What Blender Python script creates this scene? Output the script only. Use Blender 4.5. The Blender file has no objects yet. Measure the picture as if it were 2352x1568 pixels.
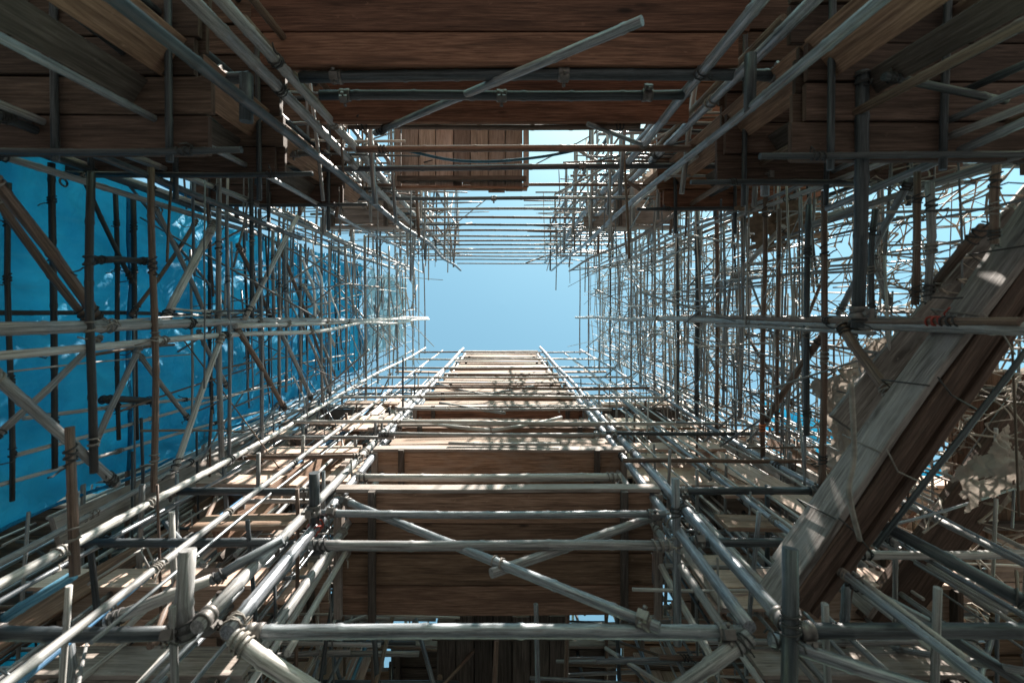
import bpy, math, random
from mathutils import Vector, Matrix, noise
R = random.Random(7)
SC = bpy.context.scene
COL = SC.collection
F = 1045.0; CX = 1155.0; CY = 700.0; ZC = 1.6      # picture scale of a 16 mm lens on a 2352 px wide frame

# ------------------------------------------------------------------ coordinates
def U(u, v, d):                       # u right, v towards the top of the photo, d height above the camera
    return Vector((u, -v, ZC + d))
def PD(x, y, d):  return U((x - CX) / F * d, (CY - y) / F * d, d)
def PV(x, y, v):  return PD(x, y, v * F / (CY - y))
def PU(x, y, u):  return PD(x, y, u * F / (x - CX))

# ------------------------------------------------------------------ materials
def new_mat(name):
    m = bpy.data.materials.new(name); m.use_nodes = True
    nt = m.node_tree; nt.nodes.clear()
    out = nt.nodes.new('ShaderNodeOutputMaterial')
    b = nt.nodes.new('ShaderNodeBsdfPrincipled')
    nt.links.new(b.outputs[0], out.inputs[0])
    return m, nt, b, out
def nd(nt, t, **kw):
    n = nt.nodes.new(t)
    for k, v in kw.items():
        if k in n.inputs.keys(): n.inputs[k].default_value = v
        else: setattr(n, k, v)
    return n
def ramp(nt, fac, stops):
    r = nt.nodes.new('ShaderNodeValToRGB')
    el = r.color_ramp.elements
    while len(el) < len(stops): el.new(0.5)
    for e, (p, c) in zip(el, stops):
        e.position = p; e.color = (*c, 1)
    nt.links.new(fac, r.inputs[0]); return r.outputs[0]
def mix(nt, a, b, fac, mode='MIX'):
    m = nt.nodes.new('ShaderNodeMix'); m.data_type = 'RGBA'; m.blend_type = mode
    for s, v in ((m.inputs['Factor'], fac), (m.inputs['A'], a), (m.inputs['B'], b)):
        if hasattr(v, 'links') or hasattr(v, 'is_linked'): nt.links.new(v, s)
        elif isinstance(v, (int, float)): s.default_value = v
        else: s.default_value = (*v, 1)
    return m.outputs['Result']
def uvmap(nt, sx, sy):
    t = nt.nodes.new('ShaderNodeTexCoord'); mp = nt.nodes.new('ShaderNodeMapping')
    mp.inputs['Scale'].default_value = (sx, sy, 1)
    nt.links.new(t.outputs['UV'], mp.inputs[0]); return mp.outputs[0]
def noi(nt, vec, scale, detail=4, rough=.55, dist=0.0):
    n = nd(nt, 'ShaderNodeTexNoise', Scale=scale, Detail=detail, Roughness=rough, Distortion=dist)
    nt.links.new(vec, n.inputs['Vector']); return n.outputs['Fac']
def bump(nt, b, h, strength, dist=.01):
    n = nd(nt, 'ShaderNodeBump', Strength=strength, Distance=dist)
    nt.links.new(h, n.inputs['Height']); nt.links.new(n.outputs[0], b.inputs['Normal'])
def hsv(nt, col, rnd, lo, hi, hlo=.49, hhi=.51):
    h = nt.nodes.new('ShaderNodeHueSaturation')
    mr = nd(nt, 'ShaderNodeMapRange'); mr.inputs['To Min'].default_value = lo; mr.inputs['To Max'].default_value = hi
    nt.links.new(rnd, mr.inputs[0]); nt.links.new(mr.outputs[0], h.inputs['Value'])
    m2 = nd(nt, 'ShaderNodeMapRange'); m2.inputs['To Min'].default_value = hlo; m2.inputs['To Max'].default_value = hhi
    mu = nd(nt, 'ShaderNodeMath', operation='FRACT'); m7 = nd(nt, 'ShaderNodeMath', operation='MULTIPLY'); m7.inputs[1].default_value = 7.31
    nt.links.new(rnd, m7.inputs[0]); nt.links.new(m7.outputs[0], mu.inputs[0]); nt.links.new(mu.outputs[0], m2.inputs[0])
    nt.links.new(m2.outputs[0], h.inputs['Hue']); nt.links.new(col, h.inputs['Color'])
    return h.outputs[0]

def pole_mat(name, dark, mid, light, rough=.5, metal=0.0, var=(.75, 1.2), rust=None, grain=(.9, 9)):
    m, nt, b, _ = new_mat(name)
    v1 = uvmap(nt, 1, 1)
    streak = noi(nt, uvmap(nt, *grain), 5, 6, .6)
    blot = noi(nt, v1, 3.3, 5, .6, .4)
    c = ramp(nt, streak, [(.3, dark), (.5, mid), (.72, light)])
    c = mix(nt, c, mix(nt, c, light, .7), ramp(nt, blot, [(.5, (0, 0, 0)), (.62, (1, 1, 1))]))
    grime = noi(nt, v1, 1.9, 6, .7)
    c = mix(nt, c, tuple(x * .45 for x in dark), ramp(nt, grime, [(.48, (0, 0, 0)), (.66, (.92, .92, .92))]))
    spl = noi(nt, v1, 24, 3, .55)
    c = mix(nt, c, light, ramp(nt, spl, [(.60, (0, 0, 0)), (.67, (.7, .7, .7))]))
    if rust:
        rn = noi(nt, v1, 7, 6, .7)
        c = mix(nt, c, rust, ramp(nt, rn, [(.55, (0, 0, 0)), (.68, (.75, .75, .75))]))
    oi = nt.nodes.new('ShaderNodeNewGeometry')
    c = hsv(nt, c, oi.outputs['Random Per Island'], *var, .485, .515)
    nt.links.new(c, b.inputs['Base Color'])
    nt.links.new(ramp(nt, blot, [(.3, (rough - .1,) * 3), (.7, (rough + .2,) * 3)]), b.inputs['Roughness'])
    b.inputs['Metallic'].default_value = metal
    bump(nt, b, streak, .2, .003)
    return m
def wood_mat(name, dark, mid, light, var=(.55, 1.5), rough=.75, stain=.6, grey=None):
    m, nt, b, _ = new_mat(name)
    g = noi(nt, uvmap(nt, 1.3, 26), 3.2, 8, .68, .35)
    g2 = noi(nt, uvmap(nt, .6, 7), 2.5, 4, .5, .8)
    c = ramp(nt, g, [(.28, dark), (.5, mid), (.74, light)])
    c = mix(nt, c, dark, ramp(nt, g2, [(.48, (0, 0, 0)), (.66, (stain,) * 3)]))
    if grey:
        gn = noi(nt, uvmap(nt, 1.2, 3), 2.2, 5, .6, .5)
        c = mix(nt, c, grey, ramp(nt, gn, [(.45, (0, 0, 0)), (.68, (.8, .8, .8))]))
    kn = nd(nt, 'ShaderNodeTexVoronoi', Scale=1.6); nt.links.new(uvmap(nt, 1.0, 3.2), kn.inputs['Vector'])
    c = mix(nt, c, tuple(x * .35 for x in dark), ramp(nt, kn.outputs['Distance'], [(.045, (.85, .85, .85)), (.1, (0, 0, 0))]))
    sp = noi(nt, uvmap(nt, 1, 1.5), 16, 3, .6)
    c = mix(nt, c, light, ramp(nt, sp, [(.66, (0, 0, 0)), (.74, (.5, .5, .5))]))
    ge = nt.nodes.new('ShaderNodeNewGeometry')
    c = hsv(nt, c, ge.outputs['Random Per Island'], *var, .485, .51)
    nt.links.new(c, b.inputs['Base Color'])
    b.inputs['Roughness'].default_value = rough
    b.inputs['Specular IOR Level'].default_value = .3
    bump(nt, b, g, .55, .006)
    return m
M = {}
M['pole'] = pole_mat('weathered pole', (.085, .087, .09), (.225, .228, .23), (.40, .402, .40), .46, rust=(.16, .10, .07), grain=(1.8, 3.5))
M['pale'] = pole_mat('pale bamboo', (.22, .21, .195), (.43, .42, .395), (.60, .595, .58), .45, grain=(1.8, 3.5))
M['steel'] = pole_mat('galvanised tube', (.08, .095, .11), (.20, .225, .25), (.40, .43, .46), .36, .35, rust=(.15, .085, .055), grain=(2.2, 3))
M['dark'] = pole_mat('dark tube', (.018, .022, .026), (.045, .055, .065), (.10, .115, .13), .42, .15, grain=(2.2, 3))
M['brown'] = pole_mat('brown pole', (.05, .032, .022), (.13, .085, .06), (.27, .20, .155), .55)
M['black'] = pole_mat('black bamboo', (.01, .011, .012), (.028, .028, .028), (.07, .07, .066), .5)
M['blue'] = pole_mat('blue painted pole', (.02, .10, .2), (.06, .25, .42), (.25, .45, .6), .45)
M['redwood'] = wood_mat('red brown planks', (.055, .028, .017), (.205, .108, .064), (.37, .215, .135))
M['brownwood'] = wood_mat('brown planks', (.07, .042, .027), (.225, .142, .092), (.38, .265, .185))
M['darkbrown'] = wood_mat('dark brown planks', (.028, .019, .014), (.092, .063, .047), (.18, .13, .10))  # darker brown for the beam; also puts corner shade into the upper decks
M['tanwood'] = wood_mat('tan weathered planks', (.085, .055, .036), (.24, .165, .11), (.40, .295, .215), grey=(.27, .225, .185))
M['greywood'] = wood_mat('grey weathered planks', (.10, .085, .072), (.25, .215, .185), (.42, .38, .34), grey=(.33, .30, .28))
M['palewood'] = wood_mat('pale new planks', (.33, .23, .165), (.58, .44, .345), (.74, .61, .51), var=(.8, 1.12), stain=.35)
M['roughwood'] = wood_mat('rough weathered timber', (.06, .052, .047), (.20, .18, .165), (.40, .375, .35), grey=(.27, .255, .245), stain=.9)
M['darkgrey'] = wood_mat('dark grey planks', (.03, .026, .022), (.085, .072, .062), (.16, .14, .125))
def plain(name, col, rough=.7, metal=0.0, var=.35):
    m, nt, b, _ = new_mat(name)
    t = nt.nodes.new('ShaderNodeTexCoord'); n = noi(nt, t.outputs['Object'], 22, 5, .6)
    c = ramp(nt, n, [(.3, tuple(x * (1 - var) for x in col)), (.7, tuple(min(1, x * (1 + var)) for x in col))])
    nt.links.new(c, b.inputs['Base Color']); b.inputs['Roughness'].default_value = rough; b.inputs['Metallic'].default_value = metal
    bump(nt, b, n, .3, .004)
    return m
M['rope_grey'] = plain('grey rope', (.22, .20, .18)); M['rope_dark'] = plain('dark rope', (.035, .035, .036))
M['rope_red'] = plain('red tape', (.30, .045, .03), .7); M['rope_orange'] = plain('orange tape', (.62, .16, .04), .5)
M['rope_blue'] = plain('blue rope', (.03, .16, .34), .5); M['clamp'] = plain('clamp steel', (.16, .15, .145), .5, .6)
M['twig'] = plain('dry netting cord', (.40, .345, .29)); M['cable'] = plain('teal cable', (.012, .10, .16), .4)
M['sack'] = plain('brown sacking', (.24, .175, .125), .9); M['strip'] = plain('torn plastic strip', (.72, .74, .76), .45, var=.1)
M['foam'] = plain('white foam', (.8, .8, .78), .8, var=.08)

def sheet_mat(name, c0, c1, transl, weave=260):
    m, nt, b, out = new_mat(name)
    n = noi(nt, uvmap(nt, 1, 1), 1.7, 6, .6, .6); n2 = noi(nt, uvmap(nt, .7, 9), 2.2, 5, .6)
    c = ramp(nt, n, [(.3, c0), (.7, c1)])
    c = mix(nt, c, tuple(x * .8 + .03 for x in c1), ramp(nt, n2, [(.55, (0, 0, 0)), (.75, (.6, .6, .6))]))
    dn = noi(nt, uvmap(nt, 1, 1), .9, 7, .7, .3); c = mix(nt, c, tuple(x * .45 + .004 for x in c0), ramp(nt, dn, [(.52, (0, 0, 0)), (.75, (.6, .6, .6))]))
    nt.links.new(c, b.inputs['Base Color']); b.inputs['Roughness'].default_value = .62
    tr = nt.nodes.new('ShaderNodeBsdfTranslucent'); nt.links.new(c, tr.inputs['Color'])
    ms = nt.nodes.new('ShaderNodeMixShader'); ms.inputs[0].default_value = transl
    nt.links.new(b.outputs[0], ms.inputs[1]); nt.links.new(tr.outputs[0], ms.inputs[2]); nt.links.new(ms.outputs[0], out.inputs[0])
    fine = noi(nt, uvmap(nt, 1, 1), 40, 4, .6)
    vo = nd(nt, 'ShaderNodeTexVoronoi', Scale=2.6); vo.feature = 'DISTANCE_TO_EDGE'
    wp = nd(nt, 'ShaderNodeVectorMath', operation='ADD'); wn_ = nd(nt, 'ShaderNodeTexNoise', Scale=1.8, Detail=4)
    nt.links.new(uvmap(nt, 1.0, .45), wp.inputs[0]); nt.links.new(uvmap(nt, 1, 1), wn_.inputs['Vector']); nt.links.new(wn_.outputs['Color'], wp.inputs[1])
    nt.links.new(wp.outputs[0], vo.inputs['Vector'])
    crease = ramp(nt, vo.outputs['Distance'], [(0, (1, 1, 1)), (.09, (0, 0, 0))])
    hgt = mix(nt, fine, crease, .65)
    bump(nt, b, hgt, .6, .03)
    return m
M['tarp'] = sheet_mat('blue tarpaulin', (.006, .20, .40), (.024, .35, .58), .5)
M['milky'] = sheet_mat('milky plastic', (.18, .36, .48), (.42, .56, .64), .5)
M['torn'] = sheet_mat('torn beige sheet', (.30, .255, .215), (.50, .44, .38), .25)

# ------------------------------------------------------------------ mesh collector
class MB:
    def __init__(s): s.v = []; s.f = []; s.uv = []; s.sm = []
    def face(s, idx, uvs, smooth=True): s.f.append(idx); s.uv.append(uvs); s.sm.append(smooth)
    def sweep(s, pts, prof, up=None, close=True, smooth=True, scale=None, uoff=0.0, voff=0.0):
        """prof: list of (a,b) offsets; rings along pts; uv in metres"""
        n = len(pts); k = len(prof); base = len(s.v)
        per = [0.0]
        for i in range(k):
            a = Vector(prof[i]); b = Vector(prof[(i + 1) % k]); per.append(per[-1] + (b - a).length)
        L = 0.0; Ls = []
        N = None
        for i, p in enumerate(pts):
            t = (pts[min(i + 1, n - 1)] - pts[max(i - 1, 0)]).normalized()
            if up is not None: N = (up - t * up.dot(t)).normalized()
            elif N is None:
                a = Vector((0, 0, 1)) if abs(t.z) < .9 else Vector((1, 0, 0))
                N = (a - t * a.dot(t)).normalized()
            else: N = (N - t * N.dot(t)).normalized()
            B = t.cross(N)
            sc = scale[i] if scale else 1.0
            for (a, b) in prof: s.v.append(p + (N * b + B * a) * sc)
            if i: L += (p - pts[i - 1]).length
            Ls.append(L + uoff)
        for i in range(n - 1):
            for j in range(k):
                j2 = (j + 1) % k
                q = (base + i * k + j, base + i * k + j2, base + (i + 1) * k + j2, base + (i + 1) * k + j)
                s.face(q, ((Ls[i], per[j] + voff), (Ls[i], per[j + 1] + voff), (Ls[i + 1], per[j + 1] + voff), (Ls[i + 1], per[j] + voff)), smooth)
        if close:
            c0 = tuple(base + j for j in range(k))[::-1]; c1 = tuple(base + (n - 1) * k + j for j in range(k))
            s.face(c0, [(uoff + prof[j][0], voff + prof[j][1]) for j in range(k)][::-1], False)
            s.face(c1, [(uoff + prof[j][0], voff + prof[j][1]) for j in range(k)], False)
    def board(s, c, dirL, dirW, L, W, T, warp=.006, rnd=R):
        dirL = dirL.normalized(); dirW = dirW.normalized(); up = dirL.cross(dirW).normalized()
        ch = min(W, T) * .12; a, b = W / 2, T / 2
        prof = [(-a + ch, -b), (a - ch, -b), (a, -b + ch), (a, b - ch), (a - ch, b), (-a + ch, b), (-a, b - ch), (-a, -b + ch)]
        n = max(2, min(9, int(L / .35) + 1)); ph = rnd.random() * 6
        pts = [c + dirL * (L * (i / (n - 1) - .5)) + up * (warp * math.sin(ph + i * .9)) + dirW * (warp * .5 * math.sin(ph * 2 + i * 1.3)) for i in range(n)]
        s.sweep(pts, prof, up=up, smooth=False, uoff=rnd.random() * 40, voff=rnd.random() * 40)
    def build(s, name, mat, parent=None, origin=None):
        o0 = origin if origin is not None else (parent_loc(parent) if parent else s.v[0].copy())
        me = bpy.data.meshes.new(name)
        me.from_pydata([tuple(v - o0) for v in s.v], [], s.f)
        ul = me.uv_layers.new(name='UVMap'); flat = []
        for uvs in s.uv:
            for q in uvs: flat += [q[0], q[1]]
        ul.data.foreach_set('uv', flat)
        me.polygons.foreach_set('use_smooth', s.sm)
        me.materials.append(mat); me.update()
        ob = bpy.data.objects.new(name, me); COL.objects.link(ob)
        if parent: ob.parent = parent
        else: ob.location = o0
        return ob
def parent_loc(p):
    l = Vector((0, 0, 0))
    while p: l += Vector(p.location); p = p.parent
    return l
SEEN = {}
def tag(o, label=None, cat=None, group=None, kind=None):
    if label:
        o['label'] = label
        if label in SEEN and not group: print('DUP', label)
        SEEN[label] = 1
    if cat: o['category'] = cat
    if group: o['group'] = group
    if kind: o['kind'] = kind
    return o
def empty(name, loc, label, cat, group=None):
    o = bpy.data.objects.new(name, None); COL.objects.link(o); o.location = loc; o.empty_display_size = .1
    return tag(o, label, cat, group)
def circ(r, k): return [(r * math.cos(2 * math.pi * i / k), r * math.sin(2 * math.pi * i / k)) for i in range(k)]

# ------------------------------------------------------------------ poles
def pole_path(p0, p1, r, bend, node, rnd):
    L = (p1 - p0).length; t = (p1 - p0).normalized()
    a = Vector((0, 0, 1)) if abs(t.z) < .9 else Vector((1, 0, 0))
    n1 = (a - t * a.dot(t)).normalized(); n2 = t.cross(n1)
    ph1, ph2, w = rnd.random() * 6.3, rnd.random() * 6.3, .5 + rnd.random() * .8
    def at(s):
        env = math.sin(math.pi * min(1, max(0, s / L)))
        return p0 + t * s + (n1 * math.sin(ph1 + s * w) + n2 * math.sin(ph2 + s * w * 1.2)) * bend * env
    ss = [(0, 1)]
    if node:
        s = rnd.uniform(.1, .35)
        while s < L - .08:
            ss += [(s - .022, 1.0), (s - .008, 1.10), (s + .006, 1.11), (s + .02, .985)]
            s += rnd.uniform(.3, .46)
    else:
        k = max(2, min(14, int(L / .5)))
        ss += [(L * i / k, rnd.uniform(.97, 1.03)) for i in range(1, k)]
    ss.append((L, .97))
    return [at(s) for s, _ in ss], [q * r for _, q in ss], at, L
def lashing(at, L, t, r, mat, parent, rnd, big=1.0):
    s0 = max(.05, min(L - .05, t * L)); wid = rnd.uniform(.05, .09) * big; turns = rnd.randint(3, 5)
    rr = .0048 * big; pts = []
    p0, p1 = at(s0 - wid / 2), at(s0 + wid / 2); ax = (p1 - p0).normalized()
    a = Vector((0, 0, 1)) if abs(ax.z) < .9 else Vector((1, 0, 0))
    n1 = (a - ax * a.dot(ax)).normalized(); n2 = ax.cross(n1)
    N = turns * 8
    for i in range(N + 1):
        an = i / N * turns * 6.283; pts.append(p0.lerp(p1, i / N) + ax * wid * .22 * math.sin(an * .5 + turns) + (n1 * math.cos(an) + n2 * math.sin(an)) * (r * 1.12 + rr * .6))
    tl = rnd.uniform(.015, .04)
    for i in range(1, 5): pts.append(pts[-1] + n1 * rnd.uniform(-.03, .03) + n2 * rnd.uniform(-.03, .03) + ax * rnd.uniform(-.02, .02) + Vector((0, 0, -tl)))
    mb = MB(); mb.sweep(pts, circ(rr, 5))
    return mb.build('lashing', mat, parent)
def coupler(at, L, t, r, parent, other):
    s0 = max(.05, min(L - .05, t * L)); p = at(s0); ax = (at(s0 + .03) - at(s0 - .03)).normalized()
    mb = MB(); k = 14
    mb.sweep([p + ax * x for x in (-.034, -.03, -.012, -.01, .01, .012, .03, .034)], circ(1, k),
             scale=[r * 1.22, r * 1.3, r * 1.3, r * 1.22, r * 1.22, r * 1.3, r * 1.3, r * 1.22])
    sd = (other - ax * other.dot(ax)).normalized(); w = ax.cross(sd)
    mb.board(p + sd * (r * 1.3 + .012), ax, w, .05, .045, .03, 0)
    c = mb.build('coupler', M['clamp'], parent)
    b = MB(); q = p + sd * (r * 1.3 + .014)
    b.sweep([q - w * .045, q - w * .03, q - w * .029, q + w * .03, q + w * .031, q + w * .05], circ(1, 6), scale=[.011, .011, .006, .006, .011, .011])
    bo = b.build('bolt', M['clamp'], c)
    return c
NPOLE = [0]
def pole(p0, p1, r, mat, name, label, cat='pole', group=None, bend=.012, node=True, sides=10, lash=(), clamp=(), rnd=R):
    pts, rr, at, L = pole_path(p0, p1, r, bend * (1.2 if mat in ('pale', 'brown', 'black') else 1), node, rnd)
    if mat in ('pale', 'brown', 'black', 'pole'):
        tp = rnd.choice((-1, 1)) * rnd.uniform(.04, .16); rr = [x * (1 + tp * (i / (len(rr) - 1) - .5)) for i, x in enumerate(rr)]
    mb = MB(); mb.sweep(pts, circ(1, sides), scale=rr, uoff=rnd.random() * 50, voff=rnd.random() * 9)
    o = mb.build(name, M[mat], None, origin=p0)
    tag(o, label, cat, group); NPOLE[0] += 1
    for l in lash:
        t, c = l if isinstance(l, tuple) else (l, 'rope_dark')
        lashing(at, L, t, r, M[c], o, rnd, 1.0 if r > .02 else .8)
    for t in clamp: coupler(at, L, t, r, o, Vector((rnd.uniform(-1, 1), rnd.uniform(-1, 1), -.8)))
    return o
ORD = ['first', 'second', 'third', 'fourth', 'fifth', 'sixth', 'seventh', 'eighth', 'ninth', 'tenth', 'eleventh', 'twelfth', 'thirteenth',
       'fourteenth', 'fifteenth', 'sixteenth', 'seventeenth', 'eighteenth', 'nineteenth', 'twentieth', 'twenty-first', 'twenty-second',
       'twenty-third', 'twenty-fourth', 'twenty-fifth', 'twenty-sixth', 'twenty-seventh', 'twenty-eighth']
LOOK = {'pole': 'weathered grey', 'pale': 'pale', 'steel': 'steel grey', 'dark': 'dark', 'brown': 'brown', 'black': 'blackened', 'blue': 'blue stained'}

# ------------------------------------------------------------------ setting: ground, sky, sun, camera
def ground():
    m, nt, b, _ = new_mat('bare ground')
    t = nt.nodes.new('ShaderNodeTexCoord'); n = noi(nt, t.outputs['Object'], .8, 8, .6)
    nt.links.new(ramp(nt, n, [(.3, (.03, .027, .025)), (.7, (.066, .060, .055))]), b.inputs['Base Color'])
    b.inputs['Roughness'].default_value = .9; bump(nt, b, n, .5, .05)
    mb = MB(); n = 8; S = 400
    for i in range(n + 1):
        for j in range(n + 1): mb.v.append(Vector((-S + 2 * S * i / n, -S + 2 * S * j / n, 0)))
    for i in range(n):
        for j in range(n):
            q = (i * (n + 1) + j, (i + 1) * (n + 1) + j, (i + 1) * (n + 1) + j + 1, i * (n + 1) + j + 1)
            mb.face(q, [(mb.v[k].x, mb.v[k].y) for k in q])
    tag(mb.build('ground', m, None, Vector((0, 0, 0))), 'bare earth ground under the scaffold', 'ground', kind='structure')
ground()
SUNV = Vector((.30, -.74, 1.0)).normalized()         # towards the sun (top of the photo is -Y)
sun = bpy.data.lights.new('sun', 'SUN'); sun.energy = 5; sun.angle = math.radians(.5); sun.color = (1, .92, .83)
so = bpy.data.objects.new('sun', sun); COL.objects.link(so); so.rotation_euler = SUNV.to_track_quat('Z', 'Y').to_euler()
W = bpy.data.worlds.new('World'); SC.world = W; W.use_nodes = True
wn = W.node_tree; bg = wn.nodes['Background']
sky = wn.nodes.new('ShaderNodeTexSky'); sky.sky_type = 'NISHITA'; sky.sun_disc = False
sky.sun_elevation = math.asin(SUNV.z); sky.sun_rotation = math.atan2(SUNV.x, SUNV.y)
sky.air_density = 1.0; sky.dust_density = .4; sky.ozone_density = 1.0
tint = wn.nodes.new('ShaderNodeMix'); tint.data_type = 'RGBA'; tint.blend_type = 'MULTIPLY'; tint.inputs['Factor'].default_value = 1
tint.inputs['B'].default_value = (1.08, 1.36, 1.01, 1)          # clear, slightly cyan zenith
wn.links.new(sky.outputs[0], tint.inputs['A']); wn.links.new(tint.outputs['Result'], bg.inputs[0]); bg.inputs[1].default_value = .086
cam = bpy.data.cameras.new('camera'); co = bpy.data.objects.new('camera', cam); COL.objects.link(co)
cam.sensor_width = 36; cam.lens = 36 * F / 2352; cam.clip_end = 2000; cam.clip_start = .05
cam.shift_x = (1176 - CX) / 2352; cam.shift_y = -(784 - CY) / 2352
co.location = (0, 0, ZC)
co.rotation_euler = Matrix(((1, 0, 0), (0, -1, 0), (0, 0, -1))).to_euler()   # looks straight up, photo top towards -Y
SC.camera = co
cam.dof.use_dof = True; cam.dof.focus_distance = 6.5; cam.dof.aperture_fstop = 1.6
SC.view_settings.view_transform = 'Standard'; SC.view_settings.look = 'None'
SC.view_settings.exposure = 1.72; SC.view_settings.gamma = 1
SC.cycles.max_bounces = 6; SC.cycles.diffuse_bounces = 4; SC.cycles.transmission_bounces = 4
SC.cycles.use_denoising = True

# ------------------------------------------------------------------ blue tarpaulin on the left
def tarp():
    mb = MB(); nu, nv = 70, 170; u0 = -3.12; d0, d1 = 2.05, 10.2
    e = empty('blue_tarpaulin', U(u0, -.2, d0), 'tall sheet of blue plastic tarpaulin stretched behind the poles on the left', 'tarpaulin')
    for j in range(nv + 1):
        d = d0 + (d1 - d0) * (j / nv)
        for i in range(nu + 1):
            s = i / nu
            top = (.92 + .27 * max(0, min(1, (5.2 - d) / 2))) + .03 * math.sin(d * 3.1) + .025 * noise.noise(Vector((d * 4, 1, 0)))
            bot = -1.42 + .03 * math.sin(d * 2.3)
            v = bot + (top - bot) * s
            p = Vector((v * 1.3, d * 1.1, 3.3))
            off = .10 * noise.noise(p) + .06 * noise.noise(p * 3.1) + .03 * noise.noise(p * 7) + .035 * math.sin(v * 7 + .6 * math.sin(d * 1.3)) * (.4 + .6 * noise.noise(Vector((d * .7, v, 0))))
            mb.v.append(U(u0 - .05 + off, v, d))
    for j in range(nv):
        for i in range(nu):
            q = (j * (nu + 1) + i, j * (nu + 1) + i + 1, (j + 1) * (nu + 1) + i + 1, (j + 1) * (nu + 1) + i)
            mb.face(q, [(mb.v[k].z, -mb.v[k].y) for k in q])
    mb.build('sheet', M['tarp'], e)
    for vv in (1.10, -1.43):
        h = MB(); h.sweep([U(u0 - .02 + .02 * math.sin(i), vv + .03 * math.sin((d0 + i * .4) * (3.1 if vv > 0 else 2.3)), d0 + i * .28) for i in range(30)], circ(.014, 6))
        h.build('hem', M['tarp'], e)
    for k in range(7):
        d = 2.75 + k * 1.05; b = MB()
        b.sweep([U(u0 + .0 + .02 * noise.noise(Vector((d, t, 4))), -1.38 + 2.3 * t / 12, d + .015 * math.sin(t)) for t in range(13)], [(-.022, -.003), (.022, -.003), (.022, .003), (-.022, .003)], up=Vector((1, 0, 0))); b.build('seam', M['tarp'], e)
    for k in range(6):
        d = 2.3 + k * .9; c = U(u0 + .03, .86, d); g = MB()
        g.sweep([c + Vector((.006 * math.cos(a), .028 * math.cos(a * 1.0), .028 * math.sin(a))) for a in [x * .5236 for x in range(13)]], circ(.007, 5))
        g.build('eyelet', M['clamp'], e)
tarp()

# ------------------------------------------------------------------ plank decks
def deck(u0, u1, v0, v1, d, along, bw, mat, label, group=None, edge=None, edgemat='greywood', bearers=2, T=.035, eh=.14, posts=False, jag=.06, name='plank_deck', gap=.009, double=True, face=0):
    """horizontal deck; along = 'u' or 'v' plank direction; edge = v value sides that carry an upright toe board"""
    e = empty(name, U((u0 + u1) / 2, (v0 + v1) / 2, d), label, 'deck', group)
    mb = MB()
    if along == 'u':
        n = max(1, round((v1 - v0) / bw)); w = (v1 - v0) / n
        for i in range(n):
            a = R.uniform(-jag, jag); b = R.uniform(-jag, jag)
            mb.board(U((u0 + u1 + a + b) / 2, v0 + w * (i + .5), d + T / 2 + R.uniform(0, .012)), Vector((1, 0, 0)), Vector((0, 1, 0)), u1 - u0 + b - a, w - gap * R.uniform(.4, 1.8), T, .004)
    else:
        n = max(1, round((u1 - u0) / bw)); w = (u1 - u0) / n
        for i in range(n):
            a = R.uniform(-jag, jag); b = R.uniform(-jag, jag)
            mb.board(U(u0 + w * (i + .5), (v0 + v1 + a + b) / 2, d + T / 2 + R.uniform(0, .012)), Vector((0, 1, 0)), Vector((1, 0, 0)), v1 - v0 + b - a, w - gap * R.uniform(.4, 1.8), T, .004)
    mb.build('deck_boards', M[mat], e)
    if double:
        mb = MB(); n += 1
        if along == 'u':
            w = (v1 - v0 - .02) / n
            for i in range(n): mb.board(U((u0 + u1) / 2 + R.uniform(-.03, .03), v0 + .01 + w * (i + .5), d + T * 1.5 + .02), Vector((1, 0, 0)), Vector((0, 1, 0)), u1 - u0 - .05, w - .004, T * .8, .001)
        else:
            w = (u1 - u0 - .02) / n
            for i in range(n): mb.board(U(u0 + .01 + w * (i + .5), (v0 + v1) / 2 + R.uniform(-.03, .03), d + T * 1.5 + .02), Vector((0, 1, 0)), Vector((1, 0, 0)), v1 - v0 - .05, w - .004, T * .8, .001)
        mb.build('upper_boards', M[mat], e)
    if face:
        for q in range(face):
            b = MB(); b.board(U((u0 + u1) / 2, v1 - .04, d + .2 + .235 * q), Vector((1, 0, 0)), Vector((0, 0, 1)), u1 - u0 - .04, .22, .03, .006); b.build('face_board', M['tanwood'], e)
    for i in range(bearers):
        t = (i + .12) / (bearers - .76) if bearers > 1 else .5
        b = MB()
        if along == 'u':
            x = u0 + (u1 - u0) * t; b.board(U(x, (v0 + v1) / 2, d - .032), Vector((0, 1, 0)), Vector((1, 0, 0)), v1 - v0 + .06, .05, .06, .002)
        else:
            y = v0 + (v1 - v0) * t; b.board(U((u0 + u1) / 2, y, d - .032), Vector((1, 0, 0)), Vector((0, 1, 0)), u1 - u0 + .06, .05, .06, .002)
        b.build('bearer', M['darkgrey'], e)
    if edge is not None:
        b = MB(); b.board(U((u0 + u1) / 2, edge, d + eh / 2 - .02), Vector((1, 0, 0)), Vector((0, 0, 1)), u1 - u0 + .1, eh, .028, .004)
        b.build('toe_board', M[edgemat], e)
    if posts:
        for x in (u0 - .035, u1 + .035):
            b = MB(); b.board(U(x, (v0 + v1) / 2, d + .01), Vector((0, 1, 0)), Vector((1, 0, 0)), v1 - v0, .06, .09, .002)
            b.build('side_batten', M['greywood'], e)
    return e
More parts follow.
